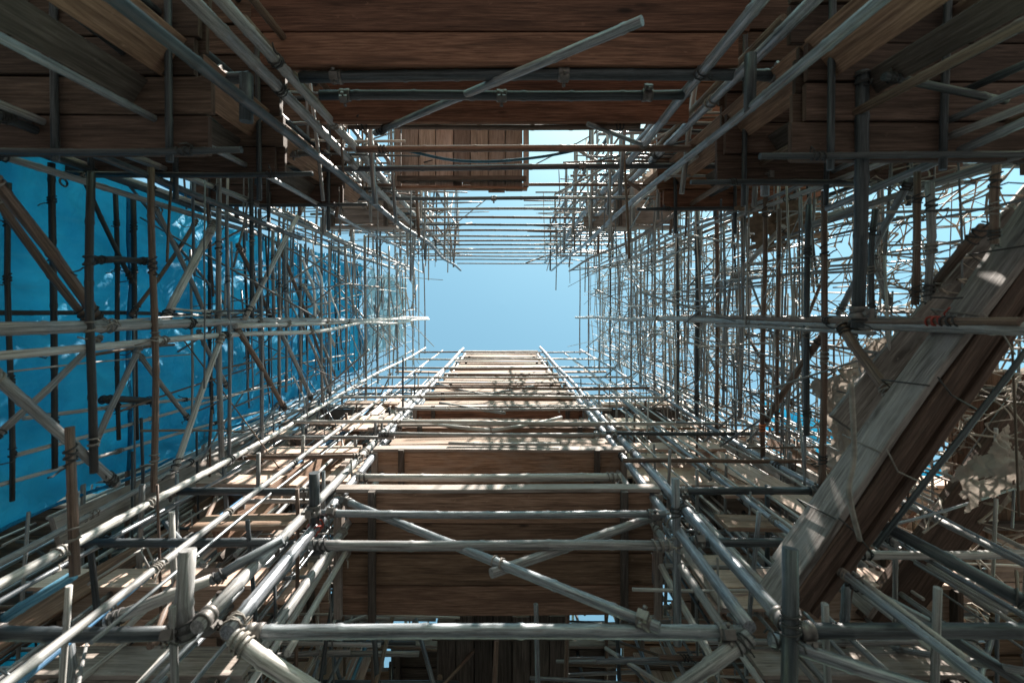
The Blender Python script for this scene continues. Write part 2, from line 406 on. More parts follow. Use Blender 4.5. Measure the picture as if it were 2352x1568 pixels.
# foot-side tower of decks
LVB = [3.48, 4.43, 5.35, 6.3, 7.25, 8.25, 9.3, 10.3, 11.3, 12.3, 13.2, 13.85]
for i, d in enumerate(LVB):
    hw = 1.17 - .012 * i
    deck(-hw - .05, hw - .02, -2.38, -1.43 + R.uniform(-.02, .02), d, 'u', .235, ('brownwood', 'tanwood', 'brownwood', 'redwood')[i % 4],
         f'brown plank deck in the stepped tower below the sky opening, {ORD[i]} from the bottom', 'stepped decks of the lower tower',
         edge=-1.415, eh=.10 if i == 0 else .12, posts=True, bearers=2, face=0 if i < 1 else (2 if i < 5 else 3))
deck(-.56, .55, -4.2, -2.62, 3.85, 'v', .17, 'darkgrey', 'dark deck of planks pointing at the camera foot, at the bottom edge of the photo', bearers=2)
# head-side decks
deck(-1.42, 1.42, 1.40, 2.75, 3.48, 'u', .2, 'redwood', 'wide red brown plank ceiling behind the pair of thick dark ledgers', bearers=0, jag=.03)
deck(-1.5, 1.46, 1.45, 2.7, 2.76, 'u', .2, 'redwood', 'lowest red brown plank ceiling touching the top edge, nearest to the camera', bearers=0, jag=.05)
deck(-1.12, .22, 1.30, 2.1, 5.0, 'v', .2, 'greywood', 'narrow grey plank deck above the red brown ceiling, left of the bright gap', edge=1.285, edgemat='brownwood', eh=.1, bearers=2, posts=True)
# side decks in the two upper corners; corner shade put into darker planks
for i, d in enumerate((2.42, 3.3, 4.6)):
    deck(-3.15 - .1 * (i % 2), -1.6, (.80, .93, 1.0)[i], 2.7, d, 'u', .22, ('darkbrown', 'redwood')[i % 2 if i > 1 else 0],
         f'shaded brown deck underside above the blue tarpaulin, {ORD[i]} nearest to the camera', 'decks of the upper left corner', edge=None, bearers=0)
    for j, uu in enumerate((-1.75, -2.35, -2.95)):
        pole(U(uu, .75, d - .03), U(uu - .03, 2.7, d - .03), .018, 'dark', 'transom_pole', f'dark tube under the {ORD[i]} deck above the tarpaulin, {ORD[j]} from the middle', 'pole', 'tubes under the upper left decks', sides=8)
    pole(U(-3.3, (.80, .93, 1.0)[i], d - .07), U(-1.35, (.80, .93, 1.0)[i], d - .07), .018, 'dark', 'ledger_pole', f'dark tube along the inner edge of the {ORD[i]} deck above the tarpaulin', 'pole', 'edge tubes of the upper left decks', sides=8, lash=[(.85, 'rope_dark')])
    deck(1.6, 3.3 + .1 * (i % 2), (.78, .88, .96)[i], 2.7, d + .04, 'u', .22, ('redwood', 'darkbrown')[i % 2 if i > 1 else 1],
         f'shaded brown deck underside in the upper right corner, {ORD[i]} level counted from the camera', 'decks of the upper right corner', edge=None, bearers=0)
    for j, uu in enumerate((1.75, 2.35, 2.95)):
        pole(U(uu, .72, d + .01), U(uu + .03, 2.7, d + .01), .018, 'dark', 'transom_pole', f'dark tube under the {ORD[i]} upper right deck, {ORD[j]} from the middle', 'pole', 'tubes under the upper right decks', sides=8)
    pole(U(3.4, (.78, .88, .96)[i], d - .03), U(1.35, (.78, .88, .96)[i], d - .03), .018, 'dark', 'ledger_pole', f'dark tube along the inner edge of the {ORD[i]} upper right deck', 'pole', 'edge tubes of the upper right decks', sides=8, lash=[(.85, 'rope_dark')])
# outer closing decks near the corners
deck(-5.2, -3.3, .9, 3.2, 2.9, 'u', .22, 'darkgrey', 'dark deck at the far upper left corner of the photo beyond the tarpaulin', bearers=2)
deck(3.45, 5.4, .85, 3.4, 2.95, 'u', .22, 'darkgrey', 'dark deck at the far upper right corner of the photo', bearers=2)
# upright planks beside the upper corners
def upright(u, v, d0, d1, w, rot, mat, label):
    mb = MB(); wd = Vector((math.cos(rot), math.sin(rot), 0))
    mb.board(U(u, v, (d0 + d1) / 2), Vector((0, 0, 1)), wd, d1 - d0, w, .04, .01)
    tag(mb.build('upright_plank', M[mat], None, U(u, v, d0)), label, 'plank')
upright(-1.78, 1.33, .9, 5.6, .24, -.93, 'brownwood', 'broad brown plank standing upright at the upper left inner corner')
upright(-1.95, 1.15, .9, 4.6, .15, -1.0, 'darkgrey', 'brown plank standing upright left of the broad brown plank, upper left')
upright(1.73, 1.34, .9, 5.4, .26, .91, 'brownwood', 'widest brown plank standing upright at the upper right inner corner')
upright(2.0, 1.2, .9, 4.4, .13, 1.0, 'darkgrey', 'narrow brown plank upright right of the widest one, upper right')

# ------------------------------------------------------------------ side bays below (rows behind the lower standards)
def sgn(side): return -1 if side == 'left' else 1
ROWS = (-1.98, -2.62, -3.3)
LV2 = [2.2, 2.75, 3.35, 4.0, 4.75, 5.55, 6.4, 7.4, 8.6, 10.0]
def side_bays(side):
    s = sgn(side)
    mats = ['pole', 'brown', 'dark', 'pale', 'steel', 'pole', 'brown', 'pole']
    for ri, v in enumerate(ROWS):
        for li, d in enumerate(LV2):
            if ri == 2 and li > 7: continue
            m = R.choice(mats)
            a = 1.2 + R.uniform(-.1, .3); b = 3.3 + R.uniform(-.5, .7)
            pole(U(s * a, v + R.uniform(-.06, .06), d + R.uniform(-.12, .12)), U(s * b, v + R.uniform(-.06, .06), d + R.uniform(-.12, .12)), R.uniform(.013, .021), m, 'ledger_pole',
                 f'{LOOK[m]} ledger in the lower {side} bays, {ORD[ri]} row out, {ORD[li]} level up', 'pole', f'ledgers of the lower {side} bays',
                 lash=[(.1, R.choice(['rope_dark', 'rope_grey', 'rope_grey']))] if li < 5 else (), sides=8, bend=.02)
    for ui, u in enumerate((1.55, 2.05, 2.6, 3.2)):
        for li, d in enumerate(LV2[:8]):
            m = R.choice(mats); dd = d + R.uniform(-.2, .2) + .06
            pole(U(s * (u + R.uniform(-.08, .08)), -1.36 + R.uniform(-.1, .1), dd), U(s * (u + R.uniform(-.1, .1)), -2.75 - R.uniform(0, .6), dd + R.uniform(-.08, .08)), R.uniform(.012, .019), m, 'transom_pole',
                 f'{LOOK[m]} transom in the lower {side} bays, {ORD[ui]} line from the tower, {ORD[li]} level', 'pole', f'transoms of the lower {side} bays', sides=8, bend=.015)
    k = 0
    for v in ROWS:
        for u in (1.35, 2.0, 2.7, 3.4):
            m = R.choice(['pole', 'pale', 'pale', 'steel', 'pole', 'blue' if side == 'left' else 'steel'])
            top = R.uniform(8.5, 13.5)
            pole(U(s * (u + R.uniform(-.1, .1)), v + R.uniform(-.1, .1), -1.6), U(s * (u + R.uniform(-.12, .12)), v + R.uniform(-.1, .1), top), R.uniform(.013, .019), m, 'upright_pole',
                 f'{LOOK[m]} standard of the lower {side} bays, {ORD[k // 4]} row out, {ORD[k % 4]} from the tower', 'pole', f'standards of the lower {side} bays', sides=8, bend=.03)
            k += 1
    k = 0
    for j in range(14):
        d = R.uniform(2.3, 6.5); u = R.uniform(1.4, 2.9); v = R.uniform(-3.0, -1.5)
        q = U(s * (u + R.uniform(-.9, .9)), v + R.uniform(-.4, .4), d + R.uniform(.5, 1.5))
        m = R.choice(['pale', 'pole', 'steel', 'brown'])
        pole(U(s * u, v, d), q, R.uniform(.014, .022), m, 'brace_pole', f'loose slanting brace among the crowded poles of the lower {side} bays', 'pole', f'loose braces of the lower {side} bays', sides=8, bend=.02)
    # boards
    k = 0
    for d, u0, u1, v0, v1, m in [(2.55, 1.5, 2.6, -3.0, -2.1, 'greywood'), (3.1, 1.75, 3.2, -2.55, -1.95, 'palewood'), (3.9, 1.5, 2.9, -2.8, -2.3, 'palewood'), (4.6, 2.0, 3.6, -2.6, -1.9, 'greywood'),
                                 (5.6, 1.45, 2.5, -2.6, -2.0, 'palewood'), (6.2, 2.2, 3.5, -2.4, -1.8, 'palewood'), (7.4, 1.6, 3.2, -2.4, -1.7, 'greywood')]:
        x0, x1 = sorted((s * u0, s * u1)); 
        deck(x0, x1, v0, v1, d, 'u', .22, m, f'{"pale" if m == "palewood" else "grey"} plank deck in the lower {side} bays, {ORD[k]} level counted from the camera', f'decks of the lower {side} bays',
             edge=v1 + .03, edgemat='palewood' if k % 2 else 'greywood', bearers=2, eh=.22); k += 1
    # upright hoarding boards at the back
    k = 0
    for (u0, u1, v, d0, d1, m) in [(1.3, 2.3, -3.5, 2.2, 4.6, 'palewood'), (2.4, 3.5, -3.45, 2.0, 3.9, 'palewood'), (3.6, 4.6, -3.4, 1.8, 4.4, 'greywood'), (1.5, 2.2, -3.0, 4.9, 6.4, 'brownwood'), (2.5, 3.6, -3.1, 4.4, 5.6, 'palewood')]:
        e = empty('board_hoarding', U(s * (u0 + u1) / 2, v, d0), f'upright hoarding of {"pale" if m == "palewood" else "brown" if m == "brownwood" else "grey"} boards behind the lower {side} bays, panel {("one", "two", "three", "four", "five")[k]} outwards', 'hoarding', f'hoardings behind the lower {side} bays')
        mb = MB(); n = int((u1 - u0) / .2)
        for i in range(n):
            mb.board(U(s * (u0 + .2 * (i + .5)), v + R.uniform(-.01, .01), (d0 + d1) / 2 + R.uniform(-.06, .06)), Vector((0, 0, 1)), Vector((1, 0, 0)), d1 - d0 + R.uniform(-.1, .1), .19, .025, .006)
        mb.build('boards', M[m], e)
        for dd in (d0 + .3, d1 - .3):
            b = MB(); b.board(U(s * (u0 + u1) / 2, v - .04, dd), Vector((1, 0, 0)), Vector((0, 0, 1)), u1 - u0, .09, .04); b.build('rail', M['brownwood'], e)
        k += 1
side_bays('left'); side_bays('right')
# lower outer corners: dark decks
deck(-5.4, -3.5, -4.0, -1.7, 2.7, 'u', .22, 'darkgrey', 'dark deck at the lower left corner of the photo', bearers=2)
deck(3.0, 5.2, -3.9, -1.9, 2.75, 'u', .22, 'brownwood', 'dark brown deck at the lower right corner of the photo', bearers=2)
deck(3.3, 5.2, -1.7, -.5, 3.3, 'v', .22, 'brownwood', 'dark brown deck at the right edge behind the diagonal beam', bearers=2)

# ------------------------------------------------------------------ upper bays behind the head side
def upper_bays(side):
    s = sgn(side); mats = ['pole', 'brown', 'dark', 'pole', 'steel']
    for ri, v in enumerate((1.55, 2.1)):
        for li, d in enumerate((3.9, 4.6, 5.5, 6.4, 7.5, 8.8, 10.2, 11.8, 13.4)):
            m = R.choice(mats); a = 1.2 + R.uniform(-.1, .2)
            pole(U(s * a, v + R.uniform(-.05, .05), d + R.uniform(-.1, .1)), U(s * (3.0 + R.uniform(-.3, .3)), v + R.uniform(-.05, .05), d + R.uniform(-.1, .1)), R.uniform(.016, .024), m, 'ledger_pole',
                 f'{LOOK[m]} ledger of the upper {side} bays, {("first", "second")[ri]} row back, {ORD[li]} level up', 'pole', f'ledgers of the upper {side} bays', sides=8, bend=.02)
    for ui, u in enumerate((1.15, 1.7, 2.25, 2.8)):
        for li, d in enumerate((4.1, 4.9, 5.9, 7.0, 8.3, 9.8, 11.5)):
            m = R.choice(mats)
            pole(U(s * (u + R.uniform(-.1, .1)), .95 + R.uniform(-.1, .15), d), U(s * (u + R.uniform(-.1, .1)), 2.2 + R.uniform(0, .3), d), R.uniform(.016, .026), m, 'transom_pole',
                 f'{LOOK[m]} transom of the upper {side} bays, {ORD[ui]} line from the middle, {ORD[li]} level up', 'pole', f'transoms of the upper {side} bays', sides=8)
    k = 0
    for v in (1.0, 1.6, 2.2):
        for u in (1.3, 1.9, 2.45, 3.0):
            m = R.choice(['dark', 'brown', 'brown', 'steel'])
            pole(U(s * (u + R.uniform(-.08, .08)), v + R.uniform(-.05, .05), 1.2), U(s * (u + R.uniform(-.08, .08)), v + R.uniform(-.06, .06), R.uniform(9, 14)), R.uniform(.02, .028), m, 'upright_pole',
                 f'{LOOK[m]} standard of the upper {side} bays, {ORD[k // 4]} row back, {ORD[k % 4]} from the middle', 'pole', f'standards of the upper {side} bays', sides=8, bend=.03)
            k += 1
    for j in range(10):
        d = R.uniform(4.5, 10); u = R.uniform(1.3, 2.6)
        m = R.choice(['pale', 'pole', 'brown'])
        pole(U(s * u, R.uniform(1.1, 2), d), U(s * (u + R.uniform(-.7, .7)), R.uniform(1.1, 2.2), d + R.uniform(.8, 1.8)), R.uniform(.014, .02), m, 'brace_pole',
             f'loose slanting brace among the poles of the upper {side} bays', 'pole', f'loose braces of the upper {side} bays', sides=8)
    for k, (d, u0, u1, v0, v1) in enumerate([(6.2, 1.5, 2.4, 1.1, 1.7), (7.6, 1.4, 2.2, 1.3, 1.9)]):
        x0, x1 = sorted((s * u0, s * u1))
        deck(x0, x1, v0, v1, d, 'u', .2, 'greywood', f'small grey board deck high in the upper {side} bays, {("lower", "higher")[k]} of the two', edge=v0 - .03, eh=.2, edgemat='greywood')
upper_bays('left'); upper_bays('right')

# ------------------------------------------------------------------ thickets of thin poles too many to count
def thicket(n, ur, vr, dr, label, seed, mats=('pole', 'pale', 'brown', 'steel', 'dark'), weights=(4, 3, 4, 2, 2), ori=(5, 4, 3, 2), rad=(.010, .022)):
    rn = random.Random(seed); mb = MB(); mi = []
    for i in range(n):
        d = dr[0] * math.exp(rn.random() ** .8 * math.log(dr[1] / dr[0])); u = rn.uniform(*ur); v = rn.uniform(*vr)
        k = rn.choices((0, 1, 2, 3), ori)[0]; L = rn.uniform(.7, 2.2)
        dv = [Vector((1, 0, 0)), Vector((0, 1, 0)), Vector((0, 0, 1)), Vector((rn.uniform(-1, 1), rn.uniform(-1, 1), rn.uniform(-1, 1))).normalized()][k]
        dv = (dv + Vector((rn.uniform(-1, 1), rn.uniform(-1, 1), rn.uniform(-1, 1))) * .05).normalized()
        c = U(u, v, d); r = rn.uniform(*rad)
        a = c - dv * L / 2; b = c + dv * L / 2
        a.z = max(a.z, ZC + 1.9); b.z = max(b.z, ZC + 1.9)
        if (b - a).length < .3: continue
        pts, rr, _, _ = pole_path(a, b, r, .012, rn.random() < .4, rn); f0 = len(mb.f)
        mb.sweep(pts, circ(1, 7), scale=rr, uoff=rn.random() * 50, voff=rn.random() * 9)
        mi += [rn.choices(range(len(mats)), weights)[0]] * (len(mb.f) - f0)
    o = mb.build('pole_thicket', M[mats[0]], None, U(sum(ur) / 2, sum(vr) / 2, dr[0]))
    for m in mats[1:]: o.data.materials.append(M[m])
    o.data.polygons.foreach_set('material_index', mi); tag(o, label, 'poles', kind='stuff')
thicket(820, (-4.6, -1.25), (-3.6, -1.85), (2.3, 11), 'thicket of crossing thin poles filling the lower left bays', 21, weights=(4, 5, 3, 3, 2), ori=(6, 2, 6, 2), rad=(.006, .017))
thicket(780, (1.25, 4.6), (-3.6, -1.85), (2.4, 11), 'thicket of crossing thin poles filling the lower right bays', 22, ori=(6, 2, 5, 2), rad=(.006, .017))
thicket(300, (2.5, 3.7), (-1.4, 1.05), (2.7, 11), 'thin straight sticks woven into the net at the right', 26, weights=(5, 4, 3, 5, 0), ori=(1, 5, 5, 1), rad=(.004, .011))
thicket(240, (-3.2, -1.05), (1.25, 2.6), (3.8, 13), 'thicket of crossing thin poles in the upper left bays', 23, weights=(5, 3, 4, 4, 2), rad=(.007, .016))
thicket(260, (1.05, 3.4), (1.15, 2.6), (3.8, 13), 'thicket of crossing thin poles in the upper right bays', 24, weights=(5, 3, 4, 4, 2), rad=(.007, .016))
thicket(210, (-2.95, -2.3), (-1.35, 1.0), (3.4, 13), 'lattice of thin poles and braces in front of the tarpaulin', 27, weights=(5, 5, 3, 4, 1), ori=(0, 5, 4, 4), rad=(.004, .012))
thicket(360, (2.3, 2.8), (-1.35, .95), (3.6, 13), 'lattice of thin straight tubes along the right wall', 28, weights=(5, 5, 1, 6, 0), ori=(0, 5, 5, 3), rad=(.004, .012))
thicket(90, (-1.2, 1.2), (-4.2, -2.7), (3.0, 6), 'dim poles behind the lowest tower deck at the bottom edge', 25, weights=(2, 1, 4, 2, 5))
for k, (u0, u1, v0, v1, d, m, t) in enumerate([
    (-5.6, -1.3, -5.6, -3.55, 5.0, 'brownwood', 'wide brown deck far behind the lower left bays'), (1.3, 5.6, -5.6, -3.55, 5.05, 'brownwood', 'wide brown deck far behind the lower right bays'),
    (-1.25, 1.25, -5.6, -3.7, 4.9, 'darkgrey', 'dark deck far behind the lowest tower deck'),
    (-5.4, -3.5, -2.9, -1.75, 3.9, 'brownwood', 'brown deck under the lower end of the tarpaulin at the left edge'), (-6, -3.8, -3.9, -2.2, 5.0, 'greywood', 'grey deck beyond the tarpaulin at the lower left edge'),
    (-4.6, -2.6, -3.9, -2.9, 6.4, 'palewood', 'pale deck far back in the lower left bays'), (2.6, 4.8, -3.9, -2.9, 6.5, 'palewood', 'pale deck far back in the lower right bays'),
    (3.4, 5.4, -3.0, -1.7, 4.2, 'greywood', 'grey deck behind the diagonal beam at the lower right')]):
    deck(u0, u1, v0, v1, d, 'u', .22, m, t, edge=v1 + .03, edgemat='palewood' if k % 2 else 'greywood', eh=.24, bearers=3)
e = empty('board_hoarding', U(0, -3.62, 2.4), 'upright hoarding of pale boards behind the lowest tower deck at the bottom edge', 'hoarding')
mb = MB()
for i in range(13): mb.board(U(-1.26 + .21 * i, -4.4 + R.uniform(-.01, .01), 3.6 + R.uniform(-.05, .05)), Vector((0, 0, 1)), Vector((1, 0, 0)), 2.6, .2, .025)
mb.build('boards', M['palewood'], e)
def side_tarp(u, v0, v1, d0, d1, label):
    mb = MB(); n = 24
    for j in range(n + 1):
        for i in range(n + 1):
            v = v0 + (v1 - v0) * i / n; d = d0 + (d1 - d0) * j / n
            mb.v.append(U(u + .12 * noise.noise(Vector((v * 2, d * 1.5, u))) + .04 * noise.noise(Vector((v * 7, d * 5, u))), v, d))
    for j in range(n):
        for i in range(n):
            q = (j * (n + 1) + i, j * (n + 1) + i + 1, (j + 1) * (n + 1) + i + 1, (j + 1) * (n + 1) + i); mb.face(q, [(mb.v[k].z, mb.v[k].y) for k in q])
    tag(mb.build('blue_tarpaulin', M['tarp'], None, U(u, v0, d0)), label, 'tarpaulin')
side_tarp(-4.5, -3.6, -1.3, 2.9, 9, 'blue tarpaulin glimpsed behind the crowded lower left bays')
side_tarp(5.2, -3.4, -1.9, 4.2, 9, 'blue tarpaulin glimpsed behind the lower right bays at the right edge')

for i, (d, a, b, h) in enumerate([(3.3, 1.5, 2.2, .2), (4.0, 1.9, 2.9, .22), (5.0, 1.45, 2.3, .24), (6.1, 1.5, 2.7, .22), (7.3, 1.6, 2.6, .2), (8.8, 1.5, 2.5, .22), (10.5, 1.5, 2.2, .2)]):
    for side in ('left', 'right'):
        sg = sgn(side); m = MB(); dd = d + R.uniform(-.15, .15); a2 = a + R.uniform(-.1, .1); b2 = b + R.uniform(-.2, .3)
        m.board(U(sg * (a2 + b2) / 2, -1.56 - .05 * (i % 2), dd), Vector((1, R.uniform(-.02, .02), R.uniform(-.03, .03))), Vector((0, 0, 1)), b2 - a2, h, .03, .008)
        tag(m.build('guard_board', M['palewood' if i % 3 else 'tanwood'], None, U(sg * a2, -1.56, dd)), f'{"pale" if i % 3 else "tan"} guard board on edge in the lower {side} bays, {ORD[i]} level up', 'board', f'guard boards of the lower {side} bays')
for side in ('left', 'right'):                # long slim pipes rising through the lower bays
    sg = sgn(side)
    for i in range(48):
        u = sg * R.uniform(1.4, 3.5); v = R.uniform(-2.2, -1.42); a0 = R.uniform(1.7, 5.5); L = R.uniform(2.2, 6.5)
        m = R.choice(['pale', 'pale', 'steel', 'pole', 'steel'])
        pole(U(u, v, a0), U(u + R.uniform(-.12, .12), v + R.uniform(-.1, .1), min(13.6, a0 + L)), R.uniform(.009, .017), m, 'pipe', f'slim {LOOK[m]} pipe rising through the crowded lower {side} bays', 'pipe', f'{LOOK[m]} pipes of the lower {side} bays', sides=8, node=False, bend=.015)
# radial bamboo rails at the foot of the tarpaulin, loose upright boards
for (a, b, t) in [((33, 1046), (670, 870), 'pale bamboo rail along the lower part of the tarpaulin, middle of three'), ((54, 960), (519, 910), 'pale bamboo rail along the lower part of the tarpaulin, uppermost of three'),
                  ((-20, 1118), (600, 945), 'pale bamboo rail along the lower part of the tarpaulin, lowest of three')]:
    pole(PU(*a, -3.02), PU(*b, -3.02), .014, 'pale', 'rail_pole', t, sides=8, lash=[(.3, 'rope_grey'), (.7, 'rope_dark')])
for side in ('left', 'right'):
    sg = sgn(side)
    for i in range(20):
        u = sg * R.uniform(1.6, 3.6); v = R.uniform(-2.7, -1.5); a0 = R.uniform(2.3, 6.5); mt = ('greywood', 'brownwood', 'palewood')[i % 3]
        mb = MB(); rot = math.atan2(u, v) + R.uniform(-.5, .5)
        mb.board(U(u, v, a0 + 1.2), Vector((R.uniform(-.08, .08), R.uniform(-.08, .08), 1)), Vector((math.cos(rot), math.sin(rot), 0)), R.uniform(1.6, 2.6), R.uniform(.13, .2), .035, .012)
        tag(mb.build('loose_plank', M[mt], None, U(u, v, a0)), f'{("grey", "brown", "pale")[i % 3]} loose plank standing on end among the poles of the lower {side} bays', 'plank', f'loose planks of the lower {side} bays')
# sunlit upright sheets in the lower bays
def panel(x0, x1, y0, y1, v, mat, label, tilt=.0):
    d0, d1 = -v * F / (y1 - CY), -v * F / (y0 - CY); dm = (d0 + d1) / 2
    u0, u1 = (x0 - CX) / F * dm, (x1 - CX) / F * dm
    e = empty('board_hoarding', U((u0 + u1) / 2, v, d0), label, 'hoarding', None); mb = MB(); n = max(2, round((d1 - d0) / .24)); h = (d1 - d0) / n
    for i in range(n): mb.board(U((u0 + u1) / 2 + R.uniform(-.05, .05), v + R.uniform(-.008, .008), d0 + h * (i + .5)), Vector((1, 0, tilt)), Vector((0, -tilt * 0, 1)), u1 - u0 + R.uniform(-.1, .1), h - .006, .025, .005)
    mb.build('boards', M[mat], e)
    for q in (.15, .85):
        b = MB(); b.board(U(u0 + (u1 - u0) * q, v + .03, dm), Vector((0, 0, 1)), Vector((1, 0, 0)), d1 - d0 + .1, .07, .03, .002); b.build('batten', M['greywood'], e)
for a in [(1440, 1745, 1042, 1118, -1.75, 'palewood', 'large sunlit pale board panel right of the second tower deck'), (1392, 1500, 960, 986, -1.5, 'palewood', 'small sunlit pale panel right of the V brace'),
          (545, 828, 1052, 1110, -1.75, 'palewood', 'large sunlit pale board panel left of the second tower deck'), (785, 885, 958, 988, -1.5, 'palewood', 'small sunlit pale panel left of the V brace'),
          (250, 690, 1290, 1385, -2.15, 'palewood', 'sunlit pale panel low in the lower left bays behind the stub'), (1880, 2120, 1318, 1410, -2.15, 'palewood', 'sunlit pale panel under the diagonal beam'),
          (1585, 1760, 1275, 1400, -1.95, 'palewood', 'sunlit pale panel between the right corner bundle and the diagonal beam'), (510, 690, 1185, 1235, -1.9, 'brownwood', 'brown panel in the lower left bays beside the corner bundle'),
          (280, 520, 1055, 1105, -1.85, 'greywood', 'grey panel under the tarpaulin edge at lower left'), (1770, 1890, 1058, 1100, -1.8, 'greywood', 'grey panel left of the diagonal beam'), (2080, 2300, 1180, 1240, -2.1, 'greywood', 'grey panel behind the diagonal beam at the lower right')]:
    panel(*a)

# ------------------------------------------------------------------ corner standards of the shaft
RED, ORG, GRY, DRK, BLU = 'rope_red', 'rope_orange', 'rope_grey', 'rope_dark', 'rope_blue'
def hero(a, b, r, mat, label, name='upright_pole', **kw):
    kw.setdefault('sides', 14)
    return pole(a, b, r, mat, name, label, **kw)
hero(PD(452, 1440, 2.06), PD(1064, 800, 13.95), .034, 'pole', 'thick grey standard with a cut end, outermost at the lower left node', lash=[(.1, DRK), (.2, GRY), (.33, DRK), (.5, GRY)], clamp=(.005,))
hero(PD(522, 1452, 2.07), PD(1056, 806, 13.5), .034, 'steel', 'steel grey standard with a red tape wrap beside the thick one, lower left node', lash=[(.004, GRY), (.085, RED), (.16, GRY)])
hero(PD(600, 1490, 2.25), PD(1069, 812, 13), .026, 'pole', 'thin shaded standard nearest the deck tower in the lower left bundle', lash=[(.1, GRY)])
hero(PD(660, 1500, 2.5), PD(1052, 822, 12), .022, 'pale', 'pale standard behind the lower left corner bundle', lash=[(.1, GRY), (.2, DRK)])
hero(PD(1822, 1450, 2.06), PD(1240, 797, 13.95), .034, 'steel', 'long steel grey standard with a cut end at the lower right node', lash=[(.1, DRK), (.2, GRY), (.35, GRY)], clamp=(.007,))
hero(PD(1722, 1440, 2.1), PD(1247, 806, 13.5), .031, 'steel', 'second steel standard left of the long one at the lower right node', lash=[(.09, GRY), (.2, DRK)])
hero(PD(1680, 1470, 2.3), PD(1233, 812, 13), .026, 'pole', 'thin grey standard nearest the deck tower in the lower right bundle', lash=[(.1, GRY)])
hero(PD(1640, 1520, 2.6), PD(1252, 822, 12), .022, 'pale', 'pale standard behind the lower right corner bundle', lash=[(.12, DRK), (.22, GRY)])
hero(PD(490, -20, 2.05), PD(1040, 590, 13.9), .033, 'pole', 'long grey standard from the top edge along the left of the red brown ceiling', lash=[(.05, DRK), (.13, GRY), (.3, DRK)])
hero(PD(420, -20, 2.0), PD(1030, 600, 13.2), .033, 'pole', 'second grey standard parallel to the long one, upper left inner corner', lash=[(.08, DRK), (.2, GRY)])
hero(PD(560, 40, 2.4), PD(1010, 560, 11), .02, 'brown', 'thin brown standard between the two grey ones and the ceiling, upper left')
hero(PD(1765, -20, 2.05), PD(1250, 605, 13.9), .032, 'steel', 'steel grey standard running from the top edge down the right side of the ceiling', lash=[(.06, DRK), (.16, GRY), (.3, GRY)])
hero(PD(1890, -20, 2.05), PD(1275, 590, 13.2), .032, 'steel', 'outer steel standard of the upper right inner corner', lash=[(.1, GRY), (.2, DRK), (.3, DRK)])
hero(PD(1800, 40, 2.5), PD(1290, 560, 10.5), .022, 'brown', 'thin brown standard between the two steel ones, upper right')
# arm standards
for (u, v, m, r, t) in [(-2.4, -1.34, 'pale', .025, 'white weathered standard rising along the lower edge of the blue tarpaulin'), (-1.87, -1.42, 'pole', .02, 'grey standard halfway between tarpaulin and tower, lower left'),
                        (-2.1, -1.62, 'blue', .02, 'blue stained standard behind the white one, lower left'), (-2.75, -1.40, 'pole', .02, 'grey standard close under the tarpaulin edge, lower left'),
                        (2.4, -1.40, 'steel', .024, 'long steel standard fanning out to the lower right from the deck tower'), (2.85, -1.40, 'pole', .022, 'outer grey standard fanning out to the lower right'),
                        (1.85, -1.46, 'steel', .02, 'steel standard midway between deck tower and the long one, lower right'), (2.15, -1.7, 'pale', .018, 'pale standard behind the midway one, lower right')]:
    hero(U(u * 1.0, v, -1.6), U(u * .985, v * .98, 13.9), r, m, t, lash=[(.26, GRY), (.3, GRY), (.36, DRK)], bend=.03)
for k, (u, v, m) in enumerate([(-2.45, .98, 'pole'), (-3.0, 1.0, 'pale'), (-2.7, 1.12, 'brown'), (2.42, .92, 'pole'), (3.0, .85, 'pale'), (2.75, 1.0, 'brown')]):
    sd = 'tarpaulin on the left' if u < 0 else 'rope netting on the right'
    hero(U(u, v, 1.4), U(u * .98, v * .98, 13.7), .02, m, f'{LOOK[m]} standard running along the upper edge of the {sd}', lash=[(.1, GRY), (.2, DRK)], bend=.03)
# central standards
hero(PD(-60, 757, 2.1), PD(982, 730, 13.9), .036, 'pole', 'long pale grey pole running level from the left edge towards the sky, thicker upper one', lash=[(.06, GRY), (.12, DRK), (.2, GRY), (.34, GRY)], bend=.02)
hero(PD(-60, 822, 2.1), PD(985, 733, 13.6), .024, 'pale', 'thinner pale pole slanting just below the thick level one on the left', lash=[(.1, GRY), (.16, DRK), (.3, GRY)], bend=.03)
hero(PD(-40, 718, 2.75), PD(520, 725, 5.2), .017, 'black', 'thin black pole level with the middle of the blue tarpaulin', sides=10)
hero(PD(540, 748, 4.05), PD(978, 732, 13.7), .028, 'pale', 'whitish pole continuing the level line towards the sky opening', lash=[(.1, GRY), (.3, DRK)])
hero(PD(2420, 756, 2.0), PD(1322, 729, 14), .033, 'pole', 'long grey pole running level from the right edge towards the sky', lash=[(.09, DRK), (.1, RED), (.2, GRY), (.4, GRY)], bend=.02)
hero(PD(2345, 739, 2.1), PD(1560, 728, 6.2), .022, 'brown', 'thin brown pole lying just above the level grey one on the right', lash=[(.08, DRK), (.1, RED), (.3, DRK)])
hero(PD(2010, 765, 2.9), PD(1640, 748, 4.9), .014, 'pole', 'thin rod just below the level grey pole on the right', sides=8)

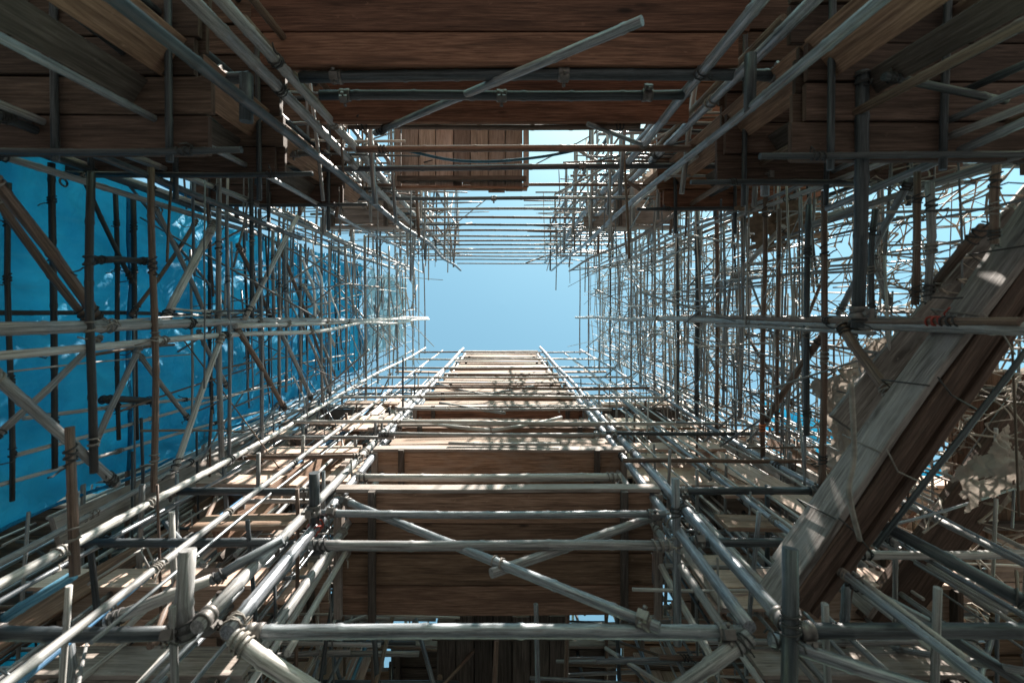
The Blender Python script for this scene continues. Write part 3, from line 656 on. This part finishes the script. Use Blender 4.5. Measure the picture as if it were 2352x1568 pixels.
# ------------------------------------------------------------------ ledgers of the foot side
for (x0, x1, y, v, r, m, t) in [
    (548, 1705, 1452, -1.52, .031, 'steel', 'steel ledger right across the bottom, nearest to the camera'),
    (-40, 425, 1452, -1.52, .031, 'dark', 'dark ledger from the left edge to the lower left node'),
    (1825, 2400, 1448, -1.52, .033, 'dark', 'dark blue grey ledger from the lower right node to the right edge'),
    (712, 1545, 1251, -1.45, .028, 'pole', 'grey ledger crossing in front of the X brace of the lowest deck'),
    (160, 655, 1246, -1.47, .026, 'dark', 'dark ledger left of the X brace ending near the corner bundle'),
    (1585, 2015, 1243, -1.47, .026, 'dark', 'dark ledger right of the X brace ending at the diagonal beam'),
    (1960, 2400, 1272, -1.5, .024, 'pale', 'pale bamboo ledger behind the diagonal beam at the right edge'),
    (735, 1528, 1178, -1.43, .024, 'steel', 'steel ledger above the X brace over the lowest deck'),
    (385, 720, 1128, -1.42, .028, 'dark', 'dark ledger between the white standard and the short dark stub, lower left'),
    (560, 735, 1152, -1.5, .018, 'pale', 'thin pale ledger under the dark ledger by the stub, lower left'),
    (1552, 1885, 1128, -1.42, .028, 'dark', 'dark ledger ending at the diagonal beam, lower right'),
    (818, 1426, 1096, -1.385, .030, 'pale', 'bright pale ledger along the front edge of the lowest deck'),
    (542, 835, 1049, -1.40, .022, 'brown', 'brown ledger left of the tower above the short dark stub'),
    (1432, 1860, 1057, -1.40, .020, 'brown', 'brown ledger right of the tower, in front of pale boards'),
    (600, 905, 1003, -1.40, .020, 'pole', 'grey ledger left of the third tower deck'),
    (870, 1392, 996, -1.36, .022, 'pole', 'grey ledger across the tower below the small V brace'),
    (1392, 1915, 994, -1.38, .022, 'dark', 'dark ledger right of the tower running to the netting'),
    (1030, 1285, 1018, -1.37, .016, 'pale', 'thin pale rod across the second tower deck')]:
    hero(PV(x0, y, v), PV(x1, y + R.uniform(-3, 3), v), r, m, t, name='ledger_pole', lash=[(.03, DRK), (.97, GRY)] if r > .02 and m not in ('steel', 'dark') else (), clamp=(.035, .965) if m in ('steel', 'dark') else (), bend=.008)
ys = [972, 941, 914, 893, 868, 846, 826, 810]
for i, y in enumerate(ys):
    d = 1.36 * F / (y - CY); m = ('pale', 'pole', 'pale', 'brown')[i % 4]
    full = i != 1
    a, b = (-2.42, 2.42) if full else (-1.4, 1.4)
    pole(U(a, -1.345, d), U(b, -1.345, d + R.uniform(-.05, .05)), .021 if full else .018, m, 'ledger_pole', f'{LOOK[m]} {"long" if full else "short"} ledger on the sunlit lower tower, {ORD[i]} above the V brace', 'pole',
         'ledgers climbing the lower tower', lash=[(.25, GRY), (.75, GRY)] if i < 6 else (), sides=8, bend=.01)
# ledgers of the head side
for (x0, x1, y0, y1, v, r, m, t) in [
    (690, 1905, 178, 172, 1.42, .034, 'dark', 'thick dark ledger right across the red brown ceiling, nearer of the pair'),
    (735, 1570, 219, 218, 1.38, .031, 'dark', 'second dark ledger under the ceiling, just inside the thick one'),
    (-40, 575, 212, 178, 1.4, .036, 'dark', 'thick dark blue tube with a lit middle stretch, left end under the ceiling'),
    (1990, 2400, 180, 184, 1.42, .036, 'dark', 'thick dark tube from the hanging post to the upper right edge'),
    (800, 1470, 292, 290, 1.4, .022, 'brown', 'brown ledger along the inner rim of the ceiling'),
    (820, 1990, 343, 341, 1.36, .030, 'brown', 'brown ledger crossing below the grey plank deck, upper of two'),
    (300, 2400, 388, 380, 1.34, .028, 'dark', 'very long dark ledger crossing the whole upper half below the grey plank deck'),
    (310, 720, 357, 352, 1.3, .026, 'black', 'short black ledger under the upper left decks'),
    (690, 1580, 456, 455, 1.36, .024, 'dark', 'dark ledger directly under the sky gap at the head side'),
    (1560, 2060, 470, 468, 1.34, .02, 'dark', 'dark ledger right of the head side gap'),
    (620, 900, 438, 432, 1.36, .022, 'black', 'black ledger under the upper left decks near the white leaning pole')]:
    hero(PV(x0, y0, v), PV(x1, y1, v), r, m, t, name='ledger_pole', lash=[(.05, DRK), (.93, DRK)] if m == 'brown' else (), clamp=(.07, .5, .9) if m != 'brown' else (), bend=.008)
ys = [425, 480, 500, 516, 530, 543, 553, 563, 572, 580, 588, 596, 605]
for i, y in enumerate(ys):
    d = 1.36 * F / (CY - y); m = ('brown', 'pole', 'brown', 'dark')[i % 4]
    a = -2.3 if i % 3 else -1.5; b = 2.3 if (i + 1) % 3 else 1.5
    pole(U(a, 1.36, d), U(b, 1.36, d + R.uniform(-.04, .04)), .019, m, 'ledger_pole', f'{LOOK[m]} ledger against the sky at the head side, {ORD[i]} below the grey plank deck', 'pole', 'ledgers crossing the head side gap', sides=8, bend=.008)

# ------------------------------------------------------------------ transoms of the left and right walls
LT = [(210, 395, 1085, 'black', .026), (347, 385, 1128, 'brown', .025), (503, 358, 1050, 'pole', .026), (520, 470, 1045, 'steel', .018), (573, 350, 735, 'dark', .024), (596, 480, 1040, 'steel', .022), (627, 530, 735, 'pole', .02),
      (640, 535, 920, 'pole', .02), (655, 560, 900, 'steel', .018), (690, 560, 900, 'pole', .02), (738, 500, 925, 'pole', .022), (757, 560, 910, 'pale', .02), (792, 560, 905, 'pole', .02), (838, 540, 980, 'pole', .03), (866, 560, 880, 'pole', .022),
      (893, 565, 870, 'pale', .024), (912, 580, 860, 'pole', .022), (930, 590, 850, 'pale', .024), (948, 596, 838, 'pale', .02), (961, 600, 825, 'pale', .02), (974, 605, 812, 'brown', .02)]
for i, (x, y0, y1, m, r) in enumerate(LT):
    o = pole(PU(x, y0, -2.4), PU(x + (6 if x < 600 else 2), y1, -2.4), r * .82, m, 'transom_pole', f'{LOOK[m]} cross pole in front of the blue tarpaulin, {ORD[i]} from the photo left edge', 'pole', 'cross poles of the left wall',
             lash=[(.3, DRK), (.52, GRY), (.9, GRY)] if i < 12 else (), sides=12 if i < 8 else 8, bend=.012)
for i, (x, y0, y1, r) in enumerate([(118, 375, 1075, .026), (20, 420, 1150, .02), (265, 445, 1010, .022), (306, 455, 1010, .026), (480, 500, 950, .022), (560, 530, 900, .02), (610, 540, 880, .016), (700, 560, 860, .018), (770, 580, 850, .018), (820, 600, 840, .018)]):
    pole(PU(x, y0, -3.0), PU(x + 8, y1, -3.0), r * .72, 'black', 'batten_pole', f'blackened batten lashed flat against the blue tarpaulin, {ORD[i]} from the photo left edge' if i > 1 else ('thick blackened batten on the tarpaulin near its left end' if i == 0 else 'thin blackened batten at the extreme left of the tarpaulin'), 'pole', 'battens on the tarpaulin',
         lash=[(.12, DRK), (.3, DRK), (.62, DRK), (.85, DRK)] if i < 6 else (), sides=10, bend=.02)
RT = [(1332, 605, 815, 'brown', .02), (1352, 590, 840, 'brown', .02), (1377, 585, 855, 'pole', .02), (1402, 570, 880, 'dark', .022), (1422, 575, 850, 'pole', .018), (1450, 560, 890, 'steel', .022), (1472, 560, 880, 'pole', .018), (1503, 545, 935, 'pole', .022), (1528, 545, 900, 'pole', .018),
      (1556, 470, 960, 'dark', .026), (1600, 480, 960, 'dark', .034), (1646, 440, 985, 'brown', .026), (1662, 520, 930, 'steel', .018), (1705, 500, 960, 'pole', .02), (1757, 345, 1050, 'brown', .024), (1790, 480, 1000, 'brown', .018), (1858, 470, 1000, 'dark', .026), (1893, 440, 1120, 'brown', .026),
      (2010, 480, 730, 'dark', .02), (2107, 395, 700, 'brown', .022), (2135, 420, 690, 'pole', .024), (2290, 380, 560, 'brown', .022)]
for i, (x, y0, y1, m, r) in enumerate(RT):
    pole(PU(x, y0, 2.4), PU(x - (5 if x > 1700 else 0), y1, 2.4), r * .85, m, 'transom_pole', f'{LOOK[m]} cross pole in front of the rope netting, {ORD[i]} right of the sky', 'pole', 'cross poles of the right wall',
         lash=[(.2, DRK), (.55, GRY), (.9, ORG if i == 14 else DRK)] if i > 8 else (), sides=12 if i > 13 else 8, bend=.012)
hero(PD(1980, 165, 2.45), PD(1970, 752, 2.5), .033, 'dark', 'thick black post crossing the right side from the upper deck to the level pole', name='post', lash=[(.03, DRK), (.97, DRK)], clamp=(.94,))
hero(PD(1757, 360, 3.4), PD(1757, 450, 3.4), .03, 'steel', 'short steel stub hanging by the upper right decks', name='stub_pole', clamp=(.5,))
hero(PD(566, 172, 2.45), PD(566, 280, 2.45), .035, 'dark', 'short square dark stub hanging by the upper left corner', name='stub_pole')
hero(PD(1724, 125, 2.4), PD(1722, 255, 2.4), .03, 'dark', 'short dark stub hanging by the upper right corner', name='stub_pole')
hero(PD(431, 1262, 2.15), PD(432, 1470, 2.1), .036, 'pole', 'thick upright looking grey stub ending on the lower left node', name='stub_pole', lash=[(.93, DRK)])
hero(PD(722, 1085, 3.0), PD(722, 1200, 3.0), .034, 'dark', 'short dark stub in the lower left inner corner', name='stub_pole', clamp=(.75,))
hero(PD(1551, 1098, 3.0), PD(1556, 1480, 2.9), .026, 'steel', 'grey cross pole at the right end of the lowest tower deck', name='transom_pole', lash=[(.2, DRK), (.4, GRY)])
hero(PD(1815, 1258, 2.1), PD(1812, 1600, 2.0), .034, 'dark', 'broad dark post standing below the lower right node', name='post', lash=[(.5, DRK)])
hero(PD(160, 980, 2.35), PD(172, 1320, 2.3), .022, 'brown', 'brown cross pole at the far lower left in front of the tarpaulin corner', name='transom_pole', lash=[(.2, DRK), (.75, GRY)])
hero(PD(150, 1455, 2.2), PD(148, 1600, 2.2), .03, 'steel', 'steel stub going off the bottom edge at lower left', name='stub_pole')
hero(PD(1945, 1320, 2.7), PD(1935, 1460, 2.7), .024, 'steel', 'steel cross stub below the diagonal beam', name='stub_pole')

# ------------------------------------------------------------------ braces
def br(x0, y0, x1, y1, u, r, m, t, u1=None, **kw):
    hero(PU(x0, y0, u), PU(x1, y1, u1 or u), r, m, t, name='brace_pole', **kw)
LB = [(-30, 395, 231, 741, -2.6, .030, 'brown', 'thick brown brace slanting from the left edge down to the level pole'), (-20, 440, 200, 736, -2.8, .022, 'brown', 'thinner brown brace parallel to the thick one at the left edge'),
      (495, 508, 378, 737, -2.5, .03, 'pale', 'whitish flattened brace leaning over the middle of the tarpaulin'), (712, 448, 562, 733, -2.35, .024, 'pale', 'long white pole leaning from the upper left decks to the level pole'),
      (350, 462, 478, 740, -2.75, .02, 'pole', 'grey brace crossing behind the whitish flattened one'), (452, 505, 300, 725, -2.85, .016, 'brown', 'thin brown brace behind the black battens'),
      (545, 560, 623, 730, -2.5, .02, 'brown', 'rust brown brace just right of the whitish one'), (636, 560, 708, 738, -2.5, .02, 'brown', 'second rust brown brace nearer the sky opening'),
      (185, 395, 305, 650, -2.9, .016, 'black', 'thin dark brace among the first battens'), (232, 772, -30, 1020, -2.6, .018, 'pole', 'grey brace slanting down to the left edge under the level pole'),
      (-30, 845, 268, 1112, -2.45, .026, 'pole', 'thick grey brace from the left edge down to the white standard'), (325, 788, 205, 1050, -2.7, .02, 'pole', 'bent grey brace below the level pole'),
      (318, 812, 437, 965, -2.75, .018, 'pole', 'grey brace crossing the tarpaulin below the middle'), (512, 768, 398, 1088, -2.38, .022, 'pale', 'long white pole leaning downwards from the level pole'),
      (455, 758, 522, 890, -2.6, .018, 'pole', 'short grey brace behind the long white leaning pole'), (541, 750, 656, 940, -2.4, .024, 'brown', 'brown curved brace dropping right of the white leaning pole'),
      (640, 755, 716, 918, -2.4, .024, 'steel', 'steel brace dropping towards the lower tower'), (690, 735, 760, 910, -2.4, .016, 'pole', 'thin grey brace behind the steel one'),
      (640, 925, 560, 1045, -2.5, .018, 'steel', 'small steel brace near the tarpaulin lower edge')]
for (x0, y0, x1, y1, u, r, m, t) in LB: br(x0, y0, x1, y1, u, r, m, t, lash=[(.04, GRY), (.95, DRK)], bend=.015)
for i in range(14):        # smaller braces further up the left wall
    d = R.uniform(5.5, 12.5); v = R.choice([R.uniform(.2, .9), R.uniform(-.9, 0)]); k = R.choice([-1, 1])
    m = R.choice(['pale', 'pale', 'pole', 'brown'])
    pole(U(-2.45, v, d), U(-2.5, max(-1.3, min(.95, v + k * R.uniform(.5, 1.0))), d + R.uniform(.4, 1.2)), R.uniform(.016, .026), m, 'brace_pole', 'pale or brown slanting brace high on the left wall beside the sky opening', 'pole', 'high braces of the left wall', sides=8)
for (y, x0, x1, t) in [(598, 215, 345, 'short black bar bridging the battens above the level pole'), (918, 232, 358, 'short black bar bridging the battens below the level pole')]:
    br(x0, y, x1, y + 3, -2.85, .024, 'black', t, u1=-2.85 * 1, lash=[(.1, DRK), (.9, DRK)], sides=10)
RB = [(2262, 520, 2135, 668, 2.6, .028, 'brown', 'brown brace sloping behind the top of the diagonal beam'), (1890, 770, 1756, 972, 2.45, .026, 'brown', 'thick brown brace sloping down from the level pole on the right'),
      (1930, 745, 2050, 912, 2.35, .032, 'brown', 'heavy brown brace leaning towards the torn beige sheet'), (2095, 405, 1925, 722, 2.6, .022, 'steel', 'steel brace from the upper right decks down to the level pole'),
      (1800, 520, 1684, 640, 2.5, .024, 'pale', 'pale brace beside the brown sacking on the right'), (2000, 575, 2045, 700, 2.6, .02, 'pole', 'short grey brace behind the thick black post'),
      (1960, 760, 2000, 930, 2.7, .018, 'pale', 'pale stick beside the heavy brown brace'), (1835, 780, 1905, 600, 2.8, .014, 'brown', 'thin crooked brown stick crossing the level pole on the right'),
      (1710, 760, 1820, 930, 2.7, .016, 'brown', 'thin brown brace left of the thick brown one'), (1600, 760, 1670, 900, 2.6, .016, 'pole', 'thin grey brace right of the thick dark cross poles'),
      (2060, 1250, 1960, 1168, 2.2, .02, 'pole', 'short pole at the back of the diagonal beam')]
for (x0, y0, x1, y1, u, r, m, t) in RB: br(x0, y0, x1, y1, u, r, m, t, lash=[(.05, DRK), (.94, GRY)], bend=.006)
# X brace and V braces of the foot tower, long rod at the head side
hero(PV(788, 1148, -1.47), PV(1515, 1442, -1.47), .026, 'steel', 'long steel brace slanting down right across the lowest deck', name='brace_pole', lash=[(.62, GRY)], clamp=(.02, .97), bend=.004)
hero(PV(1128, 1316, -1.50), PV(1532, 1176, -1.50), .028, 'pole', 'shorter flat ended brace crossing the long one over the lowest deck', name='brace_pole', clamp=(.96,), bend=.003)
for (a, b, m, t) in [((925, 962), (1125, 988), 'pale', 'left arm of the V brace on the third tower deck'), ((1290, 958), (1130, 988), 'pale', 'right arm of the V brace on the third tower deck'),
                     ((1010, 882), (1120, 908), 'pole', 'left stroke of the small high brace on the tower'), ((1225, 886), (1120, 906), 'pole', 'right stroke of the small high brace on the tower'), ((1010, 925), (1160, 948), 'pole', 'single rod sloping across the fourth tower deck')]:
    hero(PV(*a, -1.40), PV(*b, -1.40), .02, m, t, name='brace_pole', sides=8)
hero(PV(862, 306, 1.38), PV(1475, 48, 1.38), .026, 'steel', 'long bright steel rod slanting across the red brown ceiling', name='brace_pole', lash=[(.04, DRK)], bend=.004)
hero(PV(1350, 285, 1.37), PV(1470, 330, 1.37), .018, 'steel', 'short steel brace right of the grey plank deck', name='brace_pole')
# pipes round the nodes and corners
for (a, b, r, m, t) in [
    ((536, 1462, 2.05), (740, 1600, 1.95), .037, 'pale', 'thick whitish bamboo running off the bottom edge from the lower left node'),
    ((1768, 1466, 2.1), (2180, 1600, 1.95), .03, 'steel', 'steel pole running off the bottom right from the lower right node'),
    ((1722, 1462, 2.08), (1500, 1620, 1.95), .032, 'pole', 'grey pole running off the bottom from the lower right node to the left'),
    ((1730, 1478, 2.5), (1560, 1440, 2.6), .02, 'steel', 'thin steel pole reaching the lower right node from the left'),
    ((2400, 1408, 2.0), (1950, 1165, 2.6), .031, 'dark', 'black pipe slanting from the right edge under the diagonal beam'),
    ((1928, 1318, 2.5), (2130, 1430, 2.3), .03, 'steel', 'bent steel pole below the diagonal beam'),
    ((2130, 1430, 2.3), (2400, 1600, 2.1), .026, 'dark', 'dark pole continuing to the lower right corner'),
    ((245, 1428, 2.35), (485, 1330, 2.45), .03, 'pale', 'cream bamboo with a cut end pointing at the lower left corner'),
    ((485, 1334, 2.45), (650, 1238, 2.6), .026, 'steel', 'blue grey pole leading from the cream bamboo to the corner bundle'),
    ((-30, 1445, 2.3), (170, 1320, 2.4), .026, 'blue', 'blue pole at the left edge low down'),
    ((-40, 20, 2.0), (235, 128, 2.3), .020, 'steel', 'grey rod in the dark upper left corner'),
    ((2030, 176, 2.3), (2310, 232, 2.4), .02, 'dark', 'dark rod with a blue sheen in the upper right corner'),
    ((2420, 250, 2.1), (1900, 480, 3.3), .024, 'steel', 'steel rail sloping under the upper right decks to the edge'),
    ((2420, 330, 2.3), (1850, 520, 3.8), .022, 'pole', 'grey rail sloping under the upper right decks, lower of two'),
    ((-40, 345, 2.4), (600, 540, 5.0), .022, 'pole', 'grey rail along the upper edge of the tarpaulin'),
    ((-40, 250, 2.2), (690, 548, 5.0), .024, 'dark', 'dark rail under the upper left decks, above the tarpaulin edge'),
    ((2420, 20, 2.0), (1590, 470, 5.0), .024, 'dark', 'long dark rail running from the upper right corner inwards'),
    ((2420, 120, 2.1), (1900, 345, 3.4), .02, 'dark', 'dark rail under the upper right decks beside the long one'),
    ((2390, 760, 2.3), (2010, 1255, 2.36), .014, 'dark', 'dark pole fixed along the underside of the diagonal beam'),
    ((100, -20, 2.0), (640, 400, 4.2), .02, 'dark', 'thin dark rail crossing the dark upper left decks')]:
    hero(PD(*a), PD(*b), r, m, t, name='pipe' if 'pipe' in t else 'scaffold_pole', lash=[(.03, GRY if 'whitish' in t else DRK)], bend=.006)

# ------------------------------------------------------------------ diagonal timber beam at the right
def beam():
    a = PD(2520, 342, 2.4); b = PD(1785, 1384, 2.4)
    ax = (b - a).normalized(); n = Vector((-ax.y, ax.x, 0))
    if n.dot(Vector((1, 0, 0))) < 0: n = -n              # away from the shaft
    L = (b - a).length; c = (a + b) / 2; h = .19; w = .19
    e = empty('timber_beam', b, 'massive diagonal timber beam with a light grey side and brown underside, right edge', 'beam')
    m = MB(); m.board(c + Vector((0, 0, h / 2)) + n * .02, ax, Vector((0, 0, 1)), L, h, .04, .012); m.build('side_plank', M['roughwood'], e)
    m = MB(); m.board(c + Vector((0, 0, h + .06)) + n * .13, ax, n, L - .3, .16, .05, .006); m.build('top_plank', M['roughwood'], e)
    m = MB(); m.board(c + Vector((0, 0, .08)) + n * (w / 2 + .04), ax, n, L - .08, w - .02, .05, .004); m.build('underside_plank', M['darkbrown'], e)
    m = MB(); m.board(c + Vector((0, 0, .14)) + n * (w + .06), ax, Vector((0, 0, 1)), L - .1, .2, .045, .004); m.build('outer_plank', M['darkbrown'], e)
    m = MB(); m.board(c + Vector((0, 0, .02)) + n * .075, ax, n, L - .2, .055, .06, .003); m.build('edge_batten', M['darkbrown'], e)
    for i in range(5):                                      # cords tied round it
        q = a + ax * (L * (.22 + .15 * i)); pts = []
        loop = [(-.012, -.01), (-.012, h + .09), (.2, h + .1), (w + .1, h * .8), (w + .1, .02), (w * .5, -.03), (-.012, -.02)]
        for k, (x, z) in enumerate(loop): pts.append(q + n * x + Vector((0, 0, z)) + ax * R.uniform(-.05, .05))
        m = MB(); m.sweep(pts, circ(.0045, 5))
        tag(m.build('cord', M[('rope_dark', 'rope_grey')[i % 2]], None, pts[0]), f'{("dark", "grey")[i % 2]} cord looped round the diagonal timber beam, {ORD[i]} from its upper end', 'cord', 'cords on the beam')
beam()
# second timber further back
def beam2():
    a = PD(2560, 700, 3.1); b = PD(2010, 1440, 3.1); ax = (b - a).normalized(); n = Vector((-ax.y, ax.x, 0)); c = (a + b) / 2
    m = MB(); m.board(c, ax, n, (b - a).length, .32, .07)
    tag(m.build('timber_plank', M['darkbrown'], None, b), 'broad dark brown plank lying behind and parallel to the diagonal beam', 'plank')
beam2()
def slab():
    a = PD(2450, 395, 2.95); b = PD(1950, 985, 2.95); ax = (b - a).normalized(); n = Vector((-ax.y, ax.x, 0)); c = (a + b) / 2
    m = MB(); m.board(c, ax, (n + Vector((0, 0, .35))).normalized(), (b - a).length, .27, .06, .012)
    tag(m.build('timber_plank', M['roughwood'], None, b), 'pale weathered slab lying along the upper left side of the diagonal beam', 'plank')
slab()

# ------------------------------------------------------------------ netting, sheets, sacks, cable
def net(u, v0, v1, d0, d1, cell, label, seed, drop=.2, rr=(.005, .012)):
    rn = random.Random(seed); mb = MB()
    # log spacing in height keeps the mesh even; nodes jittered, edges bowed
    nd_ = int(math.log(d1 / d0) / cell); pts = {}
    for j in range(nd_ + 1):
        d = d0 * math.exp(j * cell); st = d * cell * 1.0; ni = max(2, int((v1 - v0) / st))
        for i in range(ni + 1):
            v = v0 + (v1 - v0) * i / ni
            pts[(j, i, ni)] = U(u + rn.uniform(-.16, .16), v + rn.uniform(-.42, .42) * st, d * math.exp(rn.uniform(-.42, .42) * cell))
    keys = list(pts); byj = {}
    for k in keys: byj.setdefault(k[0], []).append(k)
    def edge(p, q):
        if rn.random() < drop: return
        mid = (p + q) / 2 + Vector((rn.uniform(-.05, .05), rn.uniform(-1, 1) * .13 * (p - q).length, rn.uniform(-1, 1) * .13 * (p - q).length))
        r = rn.uniform(*rr) * (.7 + .05 * p.z)
        ps = [p.lerp(mid, t).lerp(mid.lerp(q, t), t) for t in (0, .17, .33, .5, .67, .83, 1)]
        mb.sweep(ps, circ(1, 5), scale=[r * 1.6, r, r * .9, r * .9, r * .9, r, r * 1.6], close=False)
    for j in byj:
        row = sorted(byj[j], key=lambda k: k[1])
        for a, b in zip(row, row[1:]): edge(pts[a], pts[b])
        if j + 1 in byj:
            for k in row:
                p = pts[k]; q = min(byj[j + 1], key=lambda z: abs(pts[z].y - p.y) + rn.uniform(0, .1) * p.z * cell)
                edge(p, pts[q])
                if rn.random() < .3:
                    q = rn.choice(sorted(byj[j + 1], key=lambda z: abs(pts[z].y - p.y))[:3]); edge(p, pts[q])
    o = mb.build('rope_netting', M['twig'], None, U(u, (v0 + v1) / 2, d0))
    tag(o, label, 'netting', kind='stuff')
net(2.75, -1.45, .95, 2.9, 13.5, .040, 'ragged net of knotted brown cord hanging across the right wall', 3, .28, (.0022, .0075))
net(3.3, -1.5, 1.0, 2.6, 12.5, .048, 'second ragged cord net behind the first on the right wall', 5, .3, (.003, .009))
net(3.9, -.2, 1.5, 2.4, 6, .05, 'loose dark cord net at the far right under the decks', 9, .3, (.003, .009))
net(3.6, -3.0, -1.3, 3.2, 9, .055, 'tangle of cords in the lower right bays', 13, .4, (.003, .009))

def sheet(c00, c10, c11, c01, name, mat, label, cat, seed, amp=.12, n=26, ragged=.5, hole=.52):
    rn = random.Random(seed); mb = MB(); idx = {}
    nrm = (c10 - c00).cross(c01 - c00).normalized()
    for j in range(n + 1):
        for i in range(n + 1):
            s, t = i / n, j / n
            p = c00.lerp(c10, s).lerp(c01.lerp(c11, s), t); q = p * 2.3 + Vector((seed, 0, 0))
            p += nrm * amp * (noise.noise(q) + .5 * noise.noise(q * 2.7) + .35 * abs(noise.noise(q * 5)) + .18 * abs(noise.noise(q * 11)))
            mb.v.append(p)
    for j in range(n):
        for i in range(n):
            s, t = (i + .5) / n, (j + .5) / n
            edge_d = min(s, 1 - s, t, 1 - t)
            if edge_d < .16 * ragged * (1 + 1.6 * noise.noise(Vector((s * 6, t * 6, seed)))) : continue
            if noise.noise(Vector((s * 5, t * 5, seed + 9))) + .4 * noise.noise(Vector((s * 17, t * 17, seed))) > hole: continue
            q = (j * (n + 1) + i, j * (n + 1) + i + 1, (j + 1) * (n + 1) + i + 1, (j + 1) * (n + 1) + i)
            mb.face(q, [((k % (n + 1)) / n, (k // (n + 1)) / n) for k in q])
    o = mb.build(name, M[mat], None, c00)
    tag(o, label, cat)
sheet(PD(1860, 860, 3.5), PD(2110, 690, 3.5), PD(2230, 860, 3.3), PD(1930, 1260, 3.2), 'torn_sheet', 'torn', 'crumpled torn beige sheet bulging beside the diagonal beam', 'sheet', 2, amp=.24, n=64, ragged=.5, hole=.5)
sheet(PD(2130, 1000, 3.5), PD(2420, 760, 3.4), PD(2420, 1100, 3.2), PD(2200, 1300, 3.2), 'torn_sheet', 'torn', 'shaded torn beige sheet behind the diagonal beam at the right edge', 'sheet', 4, amp=.24, n=50, ragged=.5, hole=.5)
sheet(PD(1690, 470, 4.4), PD(1900, 440, 4.2), PD(1910, 560, 4.3), PD(1700, 590, 4.5), 'sacking', 'sack', 'brown sacking hung on the netting under the upper right decks', 'sacking', 6, amp=.2, ragged=.8)
sheet(PD(1470, 360, 5.4), PD(1600, 370, 5.2), PD(1600, 450, 5.2), PD(1470, 450, 5.4), 'torn_sheet', 'torn', 'pale crumpled sheet in the upper right bays right of the bright gap', 'sheet', 14, amp=.12, ragged=.4)
for i, (a, b) in enumerate([(9.9, 11.3), (11.2, 12.6), (12.5, 13.8)]):
    sheet(U(-3.05, -1.3, a), U(-3.0, .95, a), U(-2.9, .95, b), U(-2.95, -1.3, b), 'torn_sheet', 'milky', f'milky torn plastic sheeting high on the left wall, {("lowest", "middle", "highest")[i]} of three', 'sheet', 31 + i, amp=.12, n=34, ragged=.5)
for i, (a, b, c, d, t) in enumerate([((1900, 960, 3.1), (2010, 900, 3.1), (2040, 1050, 3.0), (1930, 1120, 3.0), 'small crumpled beige rag hanging lowest beside the diagonal beam'),
                                     ((1960, 800, 3.3), (2090, 760, 3.2), (2080, 880, 3.2), (1980, 920, 3.3), 'crumpled pale rag caught on the net just above the beige rag'),
                                     ((2180, 1080, 2.9), (2330, 960, 2.9), (2352, 1110, 2.8), (2230, 1190, 2.8), 'shaded crumpled rag caught behind the diagonal beam')]):
    sheet(PD(*a), PD(*b), PD(*c), PD(*d), 'torn_rag', 'torn', t, 'rag', 41 + i, amp=.16, n=36, ragged=.5, hole=.5)
net(3.0, -.8, .3, 2.75, 3.6, .024, 'dense knotted cords over the torn beige sheet by the beam', 17, .3, (.002, .006))
def ropeline(pts, r, mat, name, label, cat, group=None):
    P = []
    for i in range(len(pts) - 1):
        p0 = pts[max(0, i - 1)]; p1 = pts[i]; p2 = pts[i + 1]; p3 = pts[min(len(pts) - 1, i + 2)]
        for k in range(6):
            t = k / 6
            P.append(.5 * ((2 * p1) + (p2 - p0) * t + (2 * p0 - 5 * p1 + 4 * p2 - p3) * t * t + (3 * p1 - p0 - 3 * p2 + p3) * t ** 3))
    P.append(pts[-1]); m = MB(); m.sweep(P, circ(r, 7)); tag(m.build(name, M[mat], None, P[0]), label, cat, group)
ropeline([PD(890, 335, 4.0), PD(960, 352, 4.0), PD(1040, 368, 4.0), PD(1130, 371, 4.0), PD(1230, 362, 4.0), PD(1300, 350, 4.0), PD(1350, 338, 4.0)], .013, 'cable', 'cable', 'teal cable sagging across the grey plank deck at the head side', 'cable')
ropeline([PD(1955, 880, 2.3), PD(1962, 1040, 2.25), PD(1950, 1130, 2.2), PD(1975, 1240, 2.2)], .012, 'rope_grey', 'rope', 'frayed pale rope hanging beside the diagonal beam', 'rope')
for i in range(16):
    u = -2.5 + R.uniform(-.2, .1); d = R.uniform(5, 12); v = R.uniform(-.9, .8)
    ropeline([U(u, v, d), U(u - .03, v - .15, d + .2), U(u + .03, v - .35, d + .25), U(u, v - .5 - R.uniform(0, .3), d + .35)], R.uniform(.008, .02), 'strip', 'plastic_strip', 'white torn plastic strip dangling high on the left wall', 'strip', 'plastic strips on the left wall')
# ------------------------------------------------------------------ sunlit dusty air
def haze():
    m = bpy.data.materials.new('hazy air'); m.use_nodes = True; nt = m.node_tree; nt.nodes.clear()
    out = nt.nodes.new('ShaderNodeOutputMaterial'); pv = nt.nodes.new('ShaderNodeVolumePrincipled')
    pv.inputs['Color'].default_value = (.80, .90, .97, 1); pv.inputs['Density'].default_value = HAZE; pv.inputs['Anisotropy'].default_value = .2
    nt.links.new(pv.outputs[0], out.inputs['Volume'])
    mb = MB(); S, z0, z1 = 410, -1, ZC + 15
    mb.v = [Vector((x, y, z)) for z in (z0, z1) for x, y in ((-S, -S), (S, -S), (S, S), (-S, S))]
    for q in ((3, 2, 1, 0), (4, 5, 6, 7), (0, 1, 5, 4), (1, 2, 6, 5), (2, 3, 7, 6), (3, 0, 4, 7)): mb.face(q, [(0, 0)] * 4, False)
    tag(mb.build('haze', m, None, Vector((0, 0, 0))), 'pale dusty air filling the scaffold shaft', 'haze', kind='stuff')
HAZE = 0
if HAZE: haze()
SC.cycles.volume_bounces = 0
for o in bpy.data.objects:
    l = o.get('label')
    if l and not 4 <= len(l.replace('-', ' ').split()) <= 16: print('LONG', len(l.split()), l)
print('POLES', NPOLE[0], 'OBJS', len(bpy.data.objects))
